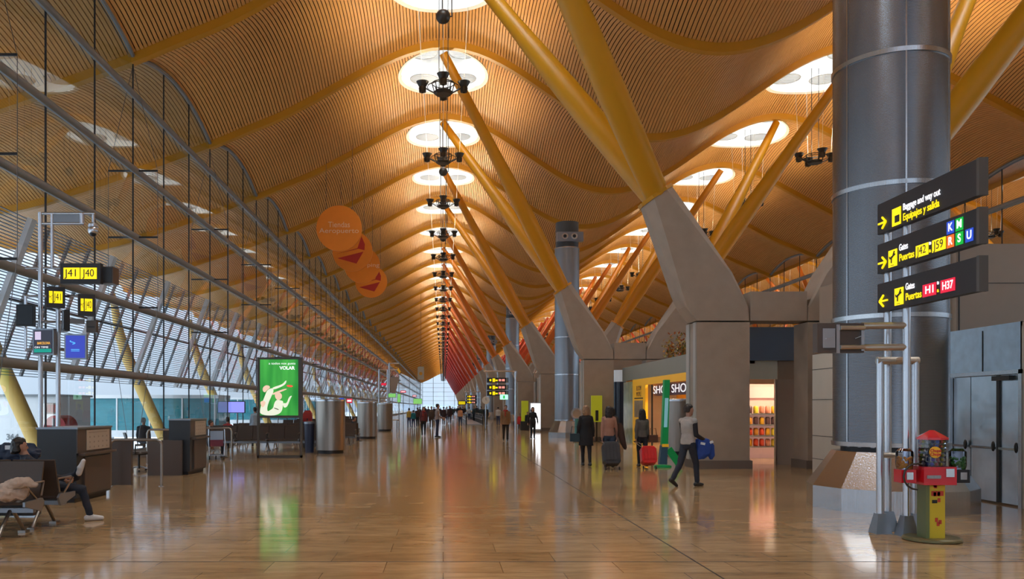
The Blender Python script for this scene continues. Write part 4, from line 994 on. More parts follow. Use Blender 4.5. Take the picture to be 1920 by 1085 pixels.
# second gantry, far left of the hall
D2 = 60.0
t = thing('far_gate_gantry', 'far tubular gantry tower with a small yellow sign on top', 'gantry', (0, D2, 0)); g2x = lambda p: gx(p, D2); g2z = lambda p: gz(p, D2)
mb = MB()
for px, top in ((711, 692), (727, 692), (730, 680)): mb.cyl((g2x(px), 0, 0), (g2x(px), 0, g2z(top)), .07, n=8)
for py in (693, 710, 733, 746, 769, 787): mb.cyl((g2x(709), 0, g2z(py)), (g2x(729 if py != 787 else 748), 0, g2z(py)), .05, n=8)
mb.cyl((g2x(727), 0, g2z(681)), (g2x(748), 0, g2z(681)), .05, n=8); mb.cyl((g2x(727), 0, g2z(693)), (g2x(748), 0, g2z(693)), .05, n=8); mb.cyl((g2x(748), 0, 0), (g2x(748), 0, g2z(787)), .05, n=8).cyl((g2x(744), 0, 0), (g2x(744), 0, g2z(787)), .05, n=8)
mb.build('tube_frame', 'tube', t, True)
MB().prism([(g2x(745), g2z(694)), (g2x(747), g2z(689)), (g2x(751), g2z(696)), (g2x(749), g2z(701))], (0, 0, 0), (1, 0, 0), (0, 0, 1), -.1, .1).build('yellow_sign', YS_, t)
MB().box(g2x(715), g2x(724), -.1, .0, g2z(722), g2z(718)).build('red_display', 'red', t)
MB().prism([(g2x(728), g2z(735)), (g2x(741), g2z(738)), (g2x(749), g2z(706)), (g2x(729), g2z(708))], (0, .1, 0), (1, 0, 0), (0, 0, 1), -.1, .1).build('dark_panel', 'brown', t)
for k, (px, py, D, w_, h_, m, l) in enumerate([(735, 741, 59, .5, .25, 'softgreen', 'small green lit sign on the far gantry'), (748, 746, 62, .2, .6, 'softgreen', 'narrow green lit banner right of the far gantry'), (783, 752, 92, .9, .55, 'softgreen', 'green lit sign far down the left side'),
                                    (756, 734, 75, .45, .16, 'red', 'tiny red gate display right of the far gantry'), (777, 742, 100, .4, .16, 'red', 'tiny red gate display farther down the left side'), (640, 750, 50, .25, .25, 'blue', 'small violet round sign above the nearest steel cylinder'), (655, 751, 64, .4, .3, 'red', 'tiny red display behind the second steel cylinder')]):
    t = thing('lit_sign', l, 'sign', PX(px, py, D)); MB().box(-w_/2, w_/2, 0, .1, -h_/2, h_/2).build('panel', m, t); (MB().box(-w_*.4, w_*.4, -.01, 0, -h_*.22, h_*.22).build('display_line', 'wht', t) if m == 'red' else None); MB().box(-w_/2-.03, w_/2+.03, .1, .16, -h_/2-.03, h_/2+.03).build('housing', 'duct', t); MB().box(-.03, .03, .16, .2, -PX(px, py, D).z, 0).build('post', 'duct', t)
t = thing('hanging_banner', 'small pale banner with an orange mark hanging far down the left side', 'banner', PX(789, 700, 110)); MB().box(-.42, .42, 0, .05, -.8, .9).build('fabric', mat('pale_banner', (.40, .36, .28), .6), t); MB().lathe([(.22, 0), (.22, .02)], (0, 0, 0), 16).build('mark', 'rib', t).rotation_euler = (PI/2, 0, 0); MB().cyl((0, .03, .9), (0, .03, zr(PX(789, 700, 110).x)-PX(789, 700, 110).z+.22+arch(((110-Y0) % 9)/9)), .02, n=5).build('cable', 'cable', t)
# ------------------------------------------------------------------ orange discs
OD = mat('disc_orange', (.80, .22, .008), .5, noise=.05); DR = mat('disc_red', (.45, .02, .01), .5); DW = mat('disc_text', (.85, .50, .30), .5)
for k, (px, py, D, l) in enumerate([(636, 428, 44.8, 'largest orange hanging disc, lettered Tiendas Aeropuerto'), (661, 471, 51, 'second orange hanging disc with a dark red arrow mark'), (679, 497, 57, 'third orange hanging disc, mostly hidden, with faint letters'), (696, 528, 64, 'smallest and farthest orange hanging disc with a red arrow mark')]):
    p = PX(px, py, D); t = thing('hanging_disc', l, 'hanging sign', p, group='orange hanging discs')
    MB().cyl((0, -.04, 0), (0, .04, 0), 1.21, n=64).build('disc', OD, t)
    if k == 0: text('Tiendas', .42, (0, -.05, .18), 'front', DW, t, align='CENTER', width=1.15); text('Aeropuerto', .36, (0, -.05, -.14), 'front', DW, t, align='CENTER', width=2.1)
    elif k == 2: text('Shop', .38, (.2, -.05, .35), 'front', DW, t, align='CENTER'); text('ping', .38, (.75, -.05, .0), 'front', DW, t, align='CENTER', width=.8)
    else:
        mb = MB(); A = lambda q: [(x*1.21, z*1.21) for x, z in q]
        for q in ([(-.85, -.15), (.25, .15), (.45, .75), (.62, .35), (.60, .05), (.3, .12)], [(-.75, -.35), (.55, -.02), (.2, -.62)]): mb.prism(A(q), (0, -.045, 0), (1, 0, 0), (0, 0, 1), -.004, .004)
        mb.build('arrow_mark', DR, t)
    mb = MB()
    for x in (-.7, .7): mb.cyl((x, 0, .95), (x, 0, zr(p.x+x)-p.z+.22+arch(((D-Y0) % 9)/9)), .012, n=4)
    mb.build('suspension_wire', 'cable', t)
# ------------------------------------------------------------------ far signs on the right
def far_signs(px, pys, D, w_, h_, label):
    p = PX(px, pys[0], D); t = thing('gate_sign_stack', label, 'sign', (p.x, D, 0))
    for py in pys:
        z = gz(py, D); b_ = MB().box(-w_/2, w_/2, -.08, .08, z-h_/2, z+h_/2).build('sign_board', 'sign', t)
        MB().box(-w_*.38, -w_*.30, -.1, -.08, z-h_*.2, z+h_*.2).box(-w_*.24, -w_*.12, -.1, -.08, z-h_*.34, z+h_*.34).box(-w_*.1, w_*.0, -.1, -.08, z-h_*.2, z+h_*.1).build('yellow_symbols', 'yel', b_)
        MB().box(w_*.05, w_*.16, -.1, -.08, z-h_*.22, z+h_*.22).box(w_*.2, w_*.33, -.1, -.08, z-h_*.22, z+h_*.22).build('red_symbols', 'red_soft', b_)
    zt = gz(pys[0], D)+h_*1.8; mb = MB(); mb.cyl((-w_*.65, 0, zt), (w_*.85, 0, zt), .05, n=8)
    mb.cyl((0, 0, gz(pys[-1], D)), (0, 0, zt), .03, n=6).cyl((w_*.85, 0, 0), (w_*.85, 0, zt), .09, n=10); mb.build('support_frame', 'tube', t, True)
far_signs(933, (712.5, 726, 737), 56, 1.42, .33, 'three stacked dark gate signs beside the fourth portal')
far_signs(884, (743, 748.5, 754), 108, 1.35, .33, 'smaller far stack of dark gate signs with yellow marks')
t = thing('exit_sign', 'small glowing green-white exit sign below the three stacked far signs', 'sign', PX(945, 744, 55.5)); MB().box(-.26, .26, 0, .08, -.16, .16).build('panel', mat('exit_glow', (.4, .8, .6), .4, emit=(.35, .85, .6), es=1.1), t); MB().box(-.05, .05, -.01, 0, -.1, .1).bar((-.15, -.01, 0), (-.06, -.01, 0), .04, .02).build('running_figure', 'green', t); MB().cyl((.2, .05, .16), (.2, .05, 1.3), .02, n=6).build('rod', 'tube', t)
t = thing('far_arrow_sign', 'tiny far sign with a yellow arrow near the end of the hall', 'sign', PX(866, 755, 130)); MB().box(-.65, .65, 0, .1, -.3, .3).build('board', 'sign', t); MB().box(-.5, .5, -.01, 0, .05, .2).box(-.5, .5, -.01, 0, -.2, -.05).build('yellow_lines', 'yel', t); MB().cyl((0, .05, -2.2), (0, .05, -.3), .05, n=6).build('post', 'tube', t)
t = thing('wall_clock', 'round white clock near the three stacked far signs', 'clock', PX(911, 750, 62)); MB().cyl((0, 0, 0), (0, .1, 0), .28, n=24).build('face', 'kioskw', t); MB().bar((0, -.01, 0), (0, -.01, .2), .03, .01).bar((0, -.01, 0), (.13, -.01, 0), .03, .01).build('hands', 'black', t); MB().cyl((0, .08, -2.1), (0, .08, -.28), .05, n=8).build('post', 'tube', t)
t = thing('far_notice_board', 'lime-green notice board in the distance left of the white lightbox', 'notice board', PX(984, 763, 60)); MB().box(-.25, .25, 0, .06, -1.0, .45).build('panel', MATS['lime'], t); MB().box(-.3, .3, -.1, .2, -PX(984, 763, 60).z, -1.0).build('base', 'darkm', t)
t = thing('mirror_stand', 'small round-topped display stand left of the woman in the black coat', 'display stand', (6.35, 40.1, 0)); MB().lathe([(.2, 0), (.2, .05)], n=16).build('base', 'darkm', t); MB().cyl((0, 0, .05), (0, 0, 1.1), .11, .09, n=12).build('column', mat('aqua_print', (.05, .2, .2), .4), t); MB().cyl((0, -.03, 1.35), (0, .03, 1.35), .27, n=24).build('round_top', 'tube', t); MB().cyl((0, -.04, 1.35), (0, -.03, 1.35), .2, n=20).build('picture', 'brown', t)
# moving walkway
t = thing('moving_walkway', 'moving walkway with dark balustrades in the centre distance', 'moving walkway', (2.1, 79, 0))
for x in (0, 1.55): 
    b_ = MB().box(x, x+.12, 0, 55, 0, .82).build('balustrade', 'duct_dk', t); MB().tube([(x+.06, -.3, .5), (x+.06, -.35, .75), (x+.06, -.1, .95), (x+.06, 55, .95)], .06, 8).build('handrail', 'black', b_, True)
    MB().box(x-.02, x+.14, 0, 55, .45, .52).build('white_trim', 'white', b_)
    MB().box(x, x+.12, -.3, 0, 0, .82).build('newel', 'black', b_)
MB().box(.12, 1.55, -.3, 55, 0, .06).build('tread', 'duct', t)
# tables with red chairs far right
def redchair(x, y, rz, label):
    t = thing('red_chair', label, 'chair', (x, y, 0), rz, 'red chairs in the distance')
    MB().box(-.22, .22, -.22, .22, .43, .47).build('seat', 'cred', t); MB().box(-.22, .22, .18, .22, .47, .88).build('backrest', 'cred', t)
    for a in (-.19, .19):
        for b_ in (-.19, .19): MB().cyl((a, b_, 0), (a, b_, .43), .015, n=6).build('leg', 'tube', t)
for k in range(3): redchair(5.55+k*.5, 60.5-.3*k, .1*k+PI*.95, 'red chair in the distance among the seated group left of the woman in black, %s' % ['leftmost', 'middle', 'rightmost'][k])
# ------------------------------------------------------------------ people
SK = mat('skin', (.42, .22, .15), .5); 
def remesh(o, vox, sm=4):
    r = o.modifiers.new('join', 'REMESH'); r.mode = 'VOXEL'; r.voxel_size = vox; r.use_smooth_shade = True
    s_ = o.modifiers.new('soften', 'SMOOTH'); s_.factor = .5; s_.iterations = sm
TXC = bpy.data.textures.new('folds', 'CLOUDS'); TXC.noise_scale = .13; TXC.noise_depth = 3
TXH = bpy.data.textures.new('strands', 'CLOUDS'); TXH.noise_scale = .035; TXH.noise_depth = 3
def rough_up(o, tx, k):
    d = o.modifiers.new('folds', 'DISPLACE'); d.texture = tx; d.strength = k; d.mid_level = .5; d.texture_coords = 'LOCAL'
    return o
def cl(name, col, rough=.8): return mat('cloth_'+name, col, rough, noise=.1, nscale=12)
def foot_dir(K, A, hz):
    if A.z > .5: return Vector((.25, .25, .93))
    dn = (A-K).normalized()
    return Vector((0, 1, 0)) if abs(A.z-.075) < .05 else (Vector((0, 1, 0))-dn*dn.y*.9).normalized()
def person(label, x, y, rz, top=(.1, .1, .1), leg=(.02, .02, .03), h=1.72, legs=((.2, .05), (-.15, -.35)), arms=((.1, .25, .12), (-.05, .2, .12)), hair=(.02, .012, .008), hairlen=0, coat=0, shoe=(.02, .02, .02),
           vox=.016, sleeve=None, female=False, look=0, lean=0, bare=0, scarf=None, legxy=None, z0=None, group=None):
    """legs: (thigh angle forward, shin angle forward) for left, right. arms: (upper fwd, forearm fwd, outward)."""
    s = h/1.75; t = thing('person', label, 'person', (x, y, 0), rz, group)
    sw = .150 if female else .178; hw = .085
    hip = .92
    def leg_pts(sd, a, b):
        H = Vector((sd*hw, 0, 0)); K = H+Vector((0, .44*math.sin(a), -.44*math.cos(a))); A = K+Vector((0, .41*math.sin(b), -.41*math.cos(b))); return H, K, A
    LG = [leg_pts(-1, *legs[0]), leg_pts(1, *legs[1])]
    for k_, q_ in (legxy or {}).items(): LG[k_] = (LG[k_][0], Vector(q_[0]), Vector(q_[1]))
    low = min(q[2].z for q in LG); hz = (.075-low) if z0 is None else z0
    up = Vector((0, 0, hz)); LG = [[p+up for p in q] for q in LG]
    ln = Vector((0, math.sin(lean), math.cos(lean))); T = lambda zz, yy=0: Vector((0, yy, hz))+ln*zz
    sh = T(.50); ne = T(.56); hc = T(.70)+Vector((0, .02, 0))
    def arm_pts(sd, a, b, o):
        S = sh+Vector((sd*sw, 0, -.03)); d = Vector((sd*math.sin(o), math.sin(a)*math.cos(o), -math.cos(a)*math.cos(o))); E = S+d*.29
        d2 = Vector((sd*math.sin(o)*.3, math.sin(b), -math.cos(b))).normalized(); W = E+d2*.25; return S, E, W, d2
    AM = [arm_pts(-1, *arms[0]), arm_pts(1, *arms[1])]
    # body: one continuous surface
    mb = MB()
    def ring(c, rx, ry): return [(c.x+rx*math.cos(2*PI*i/16), c.y+ry*math.sin(2*PI*i/16), c.z) for i in range(16)]
    f = .93 if female else 1
    def torso(m, g, lo=-.02, hi=.53):
        P = [(-.10, .10, .09), (-.02, .155, .105), (.08, .15, .10), (.20, .128*f, .09), (.34, .155*f, .105), (.43, .165*f, .10), (.49, .125*f, .078), (.535, .065, .06)]
        P = [p for p in P if lo <= p[0] <= hi]
        m.loft([ring(T(a), b+g, c+g) for a, b, c in P])
    torso(mb, 0, -.1)
    for H, K, A in LG:
        mb.capsule(H, K, .082, .055, 10); mb.capsule(K, A, .052, .036, 10)
        fd = foot_dir(K, A, hz); a_ = A-Vector((0, 0, .028)); mb.capsule(a_-fd*.03, a_+fd*.13-Vector((0, 0, .012)), .034, .026, 8)
    mb.capsule(ne-ln*.06, hc-ln*.05, .056, .052, 10)
    cs, sn = math.cos(look), math.sin(look)
    def HD(a, b, c): return hc+Vector((a*cs-b*sn, a*sn+b*cs, c))
    mb.loft([[(HD(rx*math.cos(2*PI*i/14), ry*math.sin(2*PI*i/14)+oy, zz)) for i in range(14)] for zz, rx, ry, oy in ((-.12, .032, .032, .04), (-.09, .05, .055, .03), (-.04, .071, .083, .012), (.02, .080, .098, .0), (.07, .075, .093, -.006), (.105, .048, .06, -.008), (.118, .015, .02, -.008))])
    mb.capsule(HD(0, .085, .02), HD(0, .108, -.018), .009, .014, 6)
    for sd in (-1, 1): mb.capsule(HD(sd*.076, -.005, .02), HD(sd*.078, -.008, -.02), .012, .009, 6)
    mb.capsule(HD(-.02, .088, -.055), HD(.02, .088, -.055), .008, .008, 6)
    for sd, (S, E, W, d2) in zip((-1, 1), AM):
        mb.capsule(S, E, .048, .038, 10); mb.capsule(E, W, .037, .025, 10)
        side = d2.cross(Vector((sd, 0, 0))).normalized(); n_ = d2.cross(side).normalized()
        PM = W+d2*.08; mb.capsule(W+d2*.02-side*.02, PM-side*.024, .018, .016, 8); mb.capsule(W+d2*.02+side*.02, PM+side*.024, .018, .016, 8)
        inn = Vector((-sd, 0, 0))
        for q, (o_, l_) in enumerate(((-.033, .052), (-.011, .066), (.011, .07), (.033, .06))):
            a_ = PM+side*o_*1.15; b_ = a_+d2*l_*.55+inn*.012; mb.capsule(a_, b_, .0095, .009, 6); mb.capsule(b_, b_+d2*l_*.4+inn*.028, .009, .0075, 6)
        mb.capsule(W+d2*.03+side*.03, W+d2*.065+side*.062+inn*.01, .012, .010, 6)
    bo = mb.build('body', SK, t, True); remesh(bo, vox*.75, 3)
    # eyes
    ey = MB()
    for sd in (-1, 1): ey.ball(HD(sd*.030, .086, .012), .010, 8)
    ey.build('eyes', 'black', t, True)
    # trousers / skirt
    LC = cl('leg_%d' % int(sum(c*(1000*(i+1)) for i, c in enumerate(leg))), leg)
    m = MB()
    m.loft([ring(T(a), b, c) for a, b, c in ((-.12, .10, .09), (-.04, .168, .118), (.06, .165, .115), (.12, .15, .105))])
    for H, K, A in LG: m.capsule(H, K, .095, .066, 12); m.capsule(K, A+(K-A)*.08, .064, .052 if not female else .044, 12)
    tr = m.build('trousers', LC, t, True); remesh(tr, vox); rough_up(tr, TXC, .025)
    TC = cl('top_%d' % int(sum(c*(1000*(i+1)) for i, c in enumerate(top))), top)
    m = MB(); torso(m, .022, -.03); m.loft([ring(T(.50), .10, .085), ring(T(.56), .075, .07)])
    if coat: m.loft([ring(T(a), b, c) for a, b, c in ((-coat, .215, .17), (-.10, .20, .15), (.08, .17, .125), (.2, .15, .115), (.34, .165, .12))])
    SL = m if sleeve is None else MB()
    for S, E, W, d2 in AM: SL.capsule(S, E, .058, .050, 10); SL.capsule(E, W-d2*.01, .049, .038, 10)
    for S, E, W, d2 in AM: m.capsule(S, S+(E-S)*.10, .068 if sleeve else .060, .058, 10); m.capsule(S, ne-ln*.03, .052, .05, 10)
    tp = m.build('coat' if coat else 'sweater', TC, t, True); remesh(tp, vox); rough_up(tp, TXC, .026)
    if sleeve is not None: remesh(SL.build('sleeves', cl('slv_%d' % int(sleeve[0]*1e4), sleeve), t, True), vox)
    if scarf:
        m = MB(); m.tube([ne+Vector((.085*math.cos(a), .08*math.sin(a), .0)) for a in [k*PI/6 for k in range(12)]], .04, 8, True); m.capsule(ne+Vector((.02, .09, -.02)), ne+Vector((.03, .12, -.25)), .04, .03, 8); m.build('scarf', cl('scarf_%d' % int(scarf[0]*1e4), scarf), t, True)
    # shoes
    for H, K, A in LG:
        dn = (A-K).normalized(); fw = foot_dir(K, A, hz)
        m = MB(); a_ = A-Vector((0, 0, .028)); m.capsule(a_-fw*.05, a_+fw*.08-Vector((0, 0, .005)), .045, .044, 10); m.capsule(a_+fw*.08-Vector((0, 0, .005)), a_+fw*.16-Vector((0, 0, .014)), .042, .034, 10); m.capsule(A-dn*.02, A+dn*.015, .045, .046, 10)
        so = m.build('shoe', cl('shoe_%d' % int(sum(shoe)*1000), shoe, .5), t, True); remesh(so, vox)
    # hair
    m = MB()
    m.loft([[HD(rx*math.cos(2*PI*i/14), ry*math.sin(2*PI*i/14)+oy, zz) for i in range(14)] for zz, rx, ry, oy in ((-.05 if not female else -.07, .070, .055, -.045), (.03, .09, .085, -.026), (.07, .088, .102, -.012), (.11, .066, .082, -.012), (.134, .025, .035, -.012))])
    if hairlen:
        m.loft([[HD(rx*math.cos(2*PI*i/14), ry*math.sin(2*PI*i/14)+oy, zz) for i in range(14)] for zz, rx, ry, oy in ((.08, .09, .08, -.03), (-.02, .108, .075, -.045), (-hairlen*.6, .118, .068, -.055), (-hairlen, .085, .045, -.062))])
    ho = (m.build('hair', mat('hair_%d' % int(hair[0]*1000), hair, .5, noise=.25, nscale=40, stretch=(1, 1, .1)), t, True)); remesh(ho, vox, 3); rough_up(ho, TXH, .035 if hairlen else .016)
    t.scale = (s, s, s)
    return t, dict(AM=AM, T=T, s=s, hz=hz)
def grip(t, i, side):      # world position of a hand
    S, E, W, d2 = i['AM'][side]; p = (W+d2*.09)*i['s']; a = t.rotation_euler.z
    return Vector((t.location.x+p.x*math.cos(a)-p.y*math.sin(a), t.location.y+p.x*math.sin(a)+p.y*math.cos(a), p.z))
NV = .012
# man walking right, looking at something held in front
man, mi = person('man in pale grey vest, dark sleeves and jeans walking right with a blue jacket', 5.10, 17.55, -PI*.33, (.40, .37, .34), (.018, .022, .035), 1.74, legs=((-.32, -.62), (.34, .06)), arms=((.25, 1.2, .06), (.05, 1.15, .10)),
                 hair=(.03, .018, .012), sleeve=(.012, .010, .014), vox=NV, look=-.25)
g = grip(man, mi, 1)
t = thing('blue_jacket', 'bright blue jacket with white patches hanging over the walking man\'s arm', 'jacket', (g.x-.04, g.y+.0, 0)); BJ = cl('jacket_blue', (.015, .06, .30))
mb = MB(); z = g.z
mb.loft([[(a*w_+o, b*d_, zz) for a, b in [(math.cos(2*PI*i/16)*(1+.12*math.sin(5*2*PI*i/16)), math.sin(2*PI*i/16)) for i in range(16)]] for zz, w_, d_, o in ((z+.07, .05, .04, -.08), (z+.05, .14, .08, -.05), (z-.10, .19, .10, -.03), (z-.25, .17, .10, -.05), (z-.37, .08, .06, -.10))])
mb.loft([[(a*w_+o, b*d_+.03, zz) for a, b in [(math.cos(2*PI*i/12), math.sin(2*PI*i/12)) for i in range(12)]] for zz, w_, d_, o in ((z+.04, .04, .04, .06), (z-.08, .085, .07, .12), (z-.30, .07, .06, .14), (z-.38, .03, .03, .13))])
fb_ = mb.build('fabric', BJ, t, True); remesh(fb_, .012); rough_up(fb_, TXC, .03)
MB().bar((-.12, -.075, z-.03), (-.03, -.085, z-.05), .05, .05).bar((.08, -.045, z-.03), (.15, -.04, z-.0), .05, .04).build('white_patch', 'white', t)
# three women with suitcases
w1, i1 = person('blonde woman in a black coat and black tights walking away', 4.0, 23.6, .05, (.008, .008, .01), (.012, .011, .013), 1.70, legs=((.12, -.02), (-.12, -.22)), arms=((.05, .2, .22), (.0, .1, .2)), hair=(.28, .16, .08), hairlen=.16, coat=.33, female=True, vox=NV)
w2, i2 = person('dark-haired woman in a pinkish tan sweater and jeans pulling the dark suitcase', 4.5, 22.9, -.08, (.36, .185, .13), (.03, .05, .085), 1.68, legs=((.1, .0), (-.15, -.3)), arms=((-.12, -.1, .12), (.1, .3, .25)), hair=(.018, .010, .008), hairlen=.22, female=True, vox=NV)
w3, i3 = person('dark-haired woman in a grey sweater pulling the red suitcase', 5.5, 23.3, .05, (.10, .095, .085), (.012, .013, .018), 1.60, legs=((.12, 0), (-.16, -.3)), arms=((-.15, -.1, .16), (.05, .2, .1)), hair=(.010, .008, .007), hairlen=.24, female=True, vox=NV)
w4, i4 = person('dark-haired person mostly hidden behind the woman in the tan sweater', 5.0, 25.0, .0, (.05, .035, .03), (.02, .02, .03), 1.66, legs=((.15, .0), (-.1, -.2)), hair=(.01, .008, .007), hairlen=.15, female=True)
t = thing('draped_coat', 'dark brown fur-trimmed coat hanging from the arm of the woman in the tan sweater', 'coat', (4.84, 22.9, 0)); mb = MB()
mb.loft([[(o+w_*math.cos(2*PI*i/12), .09*math.sin(2*PI*i/12), zz) for i in range(12)] for zz, w_, o in ((1.22, .05, -.05), (1.12, .08, -.02), (.92, .085, .0), (.72, .08, .04), (.56, .06, .09), (.50, .02, .11))]); rough_up(mb.build('fabric', cl('brown_fur', (.05, .022, .014)), t, True), TXC, .03)
def handbag(label, x, y, z, m, r=.13):
    t = thing('handbag', label, 'handbag', (x, y, z)); MB().loft([[(a*r, b*.06, c) for a, b in ((-1, -1), (1, -1), (1, 1), (-1, 1))] for c in (-r, r*.7)]).build('pouch', m, t); MB().tube([(-r*.8, 0, r*.7), (-r*.6, 0, r*2.2), (r*.6, 0, r*2.2), (r*.8, 0, r*.7)], .01, 6).build('strap', m, t, True)
handbag('dark teal handbag at the left side of the woman in the black coat', 3.68, 23.6, .82, mat('teal_bag', (.01, .03, .04), .5), .13)
handbag('brown handbag at the right side of the woman with the red suitcase', 5.79, 23.25, .80, mat('tan_bag', (.10, .04, .02), .5), .12)
def suitcase(label, x, y, w_, h_, m, hand, lean=.35):
    t = thing('rolling_suitcase', label, 'suitcase', (x, y, 0)); q = lambda a, b, c: (a, b*math.cos(lean)+c*math.sin(lean), c*math.cos(lean)-b*math.sin(lean)+.07)
    mb = MB(); n = 20; secs = []
    for k, (yy, g) in enumerate(((-.13, .9), (-.11, .98), (0, 1), (.11, .98), (.13, .9))):
        secs.append([q(w_/2*g*max(-1, min(1, 1.25*math.cos(2*PI*i/n))), yy, .04+h_/2+(h_/2)*g*max(-1, min(1, 1.2*math.sin(2*PI*i/n)))) for i in range(n)])
    mb.loft(secs); mb.build('shell', m, t)
    rb = MB()
    for a in (-.3, -.1, .1, .3): rb.bar(q(a*w_, -.137, .12), q(a*w_, -.137, h_-.06), .012, .012)
    rb.bar(q(-w_*.4, -.137, .16), q(w_*.4, -.137, .16), .02, .012); rb.build('rib', m, t)
    p = Vector(hand)-Vector((x, y, 0))
    MB().cyl(q(-.07, .08, h_), p+Vector((-.05, 0, -.01)), .009, n=6).cyl(q(.07, .08, h_), p+Vector((.05, 0, -.01)), .009, n=6).build('telescopic_handle', 'tube', t)
    MB().cyl(p+Vector((-.06, 0, 0)), p+Vector((.06, 0, 0)), .014, n=8).build('grip', 'black', t)
    for a in (-1, 1): MB().cyl((a*w_*.40-.015, -.05, .04), (a*w_*.40+.015, -.05, .04), .04, n=12).build('wheel', 'black', t)
g = grip(w2, i2, 0); suitcase('large dark grey rolling suitcase pulled by the woman in the tan sweater', g.x+.16, g.y-.55, .46, .64, mat('case_grey', (.028, .028, .032), .5), g)
g = grip(w3, i3, 0); suitcase('bright red rolling suitcase pulled by the woman in the grey sweater', g.x+.22, g.y-.60, .42, .50, mat('case_red', (.62, .012, .015), .3, coat=.3), g)
# middle distance, walking towards the camera or away
PD = [
 ('person in a tan jacket and dark trousers with a red scarf walking towards the camera', 948, 41.0, PI, dict(top=(.20, .11, .05), leg=(.02, .015, .012), h=1.76, scarf=(.35, .03, .02), coat=.12)),
 ('woman in black walking towards the camera in front of the white lightbox', 999, 44.0, PI+.1, dict(top=(.010, .010, .012), leg=(.012, .012, .014), h=1.66, female=True, hairlen=.18, legs=((.02, -.02), (.10, -.05)), arms=((.1, .3, .3), (-.1, .1, .35)), bare=0)),
 ('man in a pale top and navy trousers standing sideways in the centre of the hall', 820, 45.8, -1.4, dict(top=(.30, .26, .25), leg=(.015, .025, .07), h=1.83, legs=((.05, .0), (-.06, -.1)), arms=((.3, 1.2, .1), (.2, 1.0, .1)), sleeve=(.26, .16, .12))),
 ('person in dark red jacket and black trousers facing the camera, left of standing man', 794, 48.2, PI, dict(top=(.10, .018, .018), leg=(.01, .01, .012), h=1.68, scarf=(.25, .02, .02), hair=(.05, .025, .015), hairlen=.12, female=True)),
 ('person in a peach top and jeans walking away beyond the standing man', 863, 71.0, .1, dict(top=(.48, .24, .13), leg=(.03, .05, .11), h=1.66, female=True, hairlen=.15)),
 ('person in a black suit walking near the moving walkway', 911, 76, 0, dict(top=(.012, .012, .015), leg=(.012, .012, .015), h=1.76, coat=.15)),
 ('person in white top and blue jeans near the moving walkway', 934, 76, 0, dict(top=(.45, .46, .45), leg=(.03, .05, .12), h=1.68)),
 ('person in dark clothes just left of the black-suited walker', 902, 88, 0, dict(top=(.02, .03, .03), leg=(.015, .015, .02), h=1.74)),
 ('person in a dark coat in the crowd left of the peach top', 843, 84, PI, dict(top=(.03, .012, .015), leg=(.015, .012, .015), h=1.78, coat=.2)),
 ('person in dark purple clothes at the centre of the distant crowd', 832, 78, 0, dict(top=(.025, .012, .018), leg=(.012, .012, .02), h=1.70, coat=.3)),
 ('person in brown clothes behind the dark red jacket', 809, 66, PI, dict(top=(.06, .04, .03), leg=(.05, .03, .02), h=1.72)),
 ('person with a yellow top beside the blue-topped child by the left benches', 767, 69, .4, dict(top=(.45, .30, .05), leg=(.03, .04, .12), h=1.58, female=True)),
 ('child in a teal top beside the yellow-topped person', 775, 67, .3, dict(top=(.0, .13, .17), leg=(.02, .03, .09), h=1.42)),
 ('person in dark clothes right of the teal-topped child', 783, 70, 0, dict(top=(.04, .012, .012), leg=(.012, .012, .015), h=1.62)),
 ('seated-height child in pale clothes in the distant group by the red chairs', 966, 60.8, PI, dict(top=(.40, .28, .20), leg=(.15, .03, .03), h=1.25)),
 ('child in red in the distant group by the red chairs', 974, 61.2, PI, dict(top=(.40, .03, .02), leg=(.02, .02, .03), h=1.18)),
 ('person in a black coat at the right of the distant red chair group', 989, 60, PI, dict(top=(.010, .012, .014), leg=(.012, .012, .015), h=1.32, coat=.3)),
]
PRS = []
for lb, px, D, rz, kw in PD:
    kw = dict(kw); lg = kw.pop('legs', ((.16, .02), (-.14, -.30))); hgt = kw.get('h')
    PRS.append(person(lb, (px-831)*D/F, D, rz, legs=lg, vox=.015 if D < 50 else .020, **kw))
random.seed(21)
pool = [PRS[i] for i in (8, 9, 10, 6, 7, 5)]; ptrees = [tree_of(p[0]) for p in pool]
for k, (px, D) in enumerate([(803, 92), (814, 110), (822, 120), (838, 100), (849, 112), (858, 130), (868, 125), (826, 150), (845, 160), (880, 105), (889, 98), (894, 112), (797, 125), (836, 180), (853, 190), (817, 170), (872, 180), (787, 105)]):
    o = stamp(ptrees[k % 6]); o.location = ((px-831)*D/F, D, 0); o.rotation_euler.z = random.choice([0, PI, .4, 2.8]); s = random.uniform(.92, 1.05)*o.scale[0]; o.scale = (s, s, s)
    o['label'] = 'tiny far person in the crowd at the end of the hall'; o['group'] = 'far crowd'
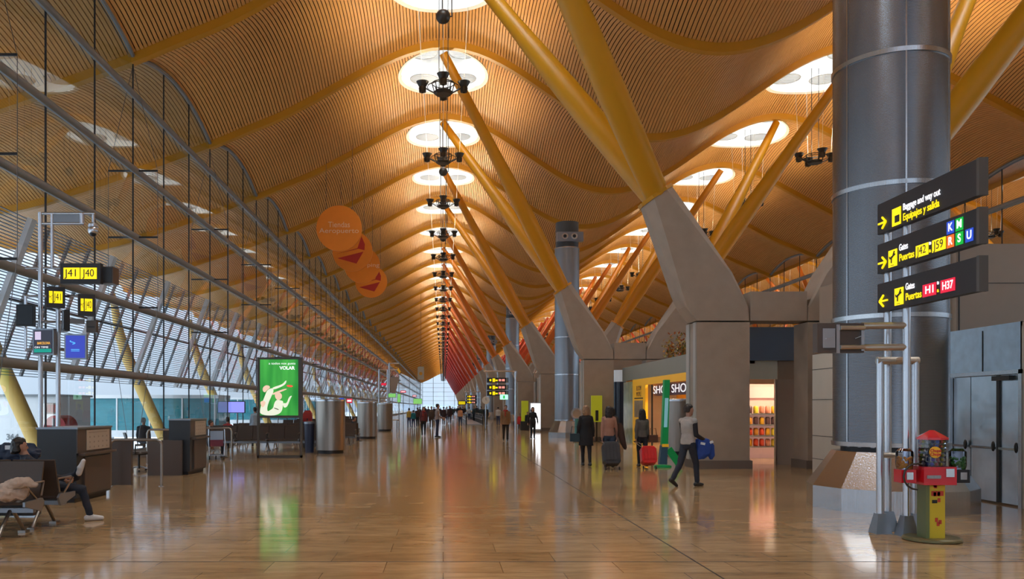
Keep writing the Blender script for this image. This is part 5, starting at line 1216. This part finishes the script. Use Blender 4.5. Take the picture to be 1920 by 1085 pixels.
# seated people
s1, si = person('person slouched on the back-to-back bench with one ankle over the knee and white trainers', -5.35, 12.0, -1.0, (.018, .02, .03), (.016, .022, .038), 1.72, legs=((1.5, .10), (1.4, .28)), legxy={0: ((-.20, .40, .10), (.10, .40, .24))}, arms=((.7, 1.2, .15), (.8, 1.3, .15)), hair=(.012, .008, .006), hairlen=.10, shoe=(.6, .58, .56), z0=.545, lean=-.62, vox=NV)
s1.location = (-5.62, 12.02, 0)
person('dark-haired person in black seated with back turned beyond the office chair', gx(265, 29), 29.2, .1, (.01, .01, .014), (.015, .02, .03), 1.70, legs=((1.45, 0), (1.45, 0)), z0=.5)
person('seated person in a red top seen over the long bench row, below the wall screen', gx(434, 34.2), 33.6, 0, (.35, .03, .03), (.02, .02, .03), 1.66, legs=((1.45, 0), (1.45, 0)), z0=.5, female=True)
person('dark-haired person in a pale blue top standing left of the green advert', gx(475, 35), 35.3, .4, (.30, .38, .45), (.03, .04, .06), 1.66, female=True)
person('person with dark hair peeping out behind the second check-in desk', gx(394, 27.6), 27.6, -1.2, (.03, .03, .04), (.02, .02, .03), 1.62, legs=((1.45, 0), (1.45, 0)), z0=.5)
person('person in dark clothes leaning between the two nearest steel cylinders', gx(656, 41), 41, -1.3, (.012, .012, .016), (.02, .02, .03), 1.62, legs=((1.45, 0), (1.45, 0)), z0=.5, lean=.3)
t = thing('red_backpack', 'red backpack set behind the bench row right of the green advert', 'backpack', PX(577, 773, 34.5)); MB().loft([[(.17*a*c, .1*b*c, zz) for a, b in ((-1, -1), (1, -1), (1, 1), (-1, 1))] for zz, c in ((-.25, 1), (-.1, 1.1), (.1, 1), (.22, .6))]).build('pack', mat('pack_red', (.35, .02, .015), .5), t); MB().box(-.02, .02, -.12, .12, -.2, -.1).build('strap', 'black', t); t.location.z = 1.3; MB().box(-.3, .3, -.2, .2, -1.3, -.25).build('stand', 'desk', t)
# red rounded canopy outside
t = thing('red_canopy', 'red rounded canopy outside the glass behind the nearest check-in desk', 'canopy', (-16.6, 36, .75)); MB().loft([[(.48*math.cos(PI*i/10), yy, .55*math.sin(PI*i/10)) for i in range(11)] for yy in (0, 1.2)]).build('hood', mat('hood_red', (.40, .02, .02), .5), t); 
for a in (-.4, .4): MB().cyl((a, .6, -4.75), (a, .6, 0), .1, n=8).build('leg', 'white', t)
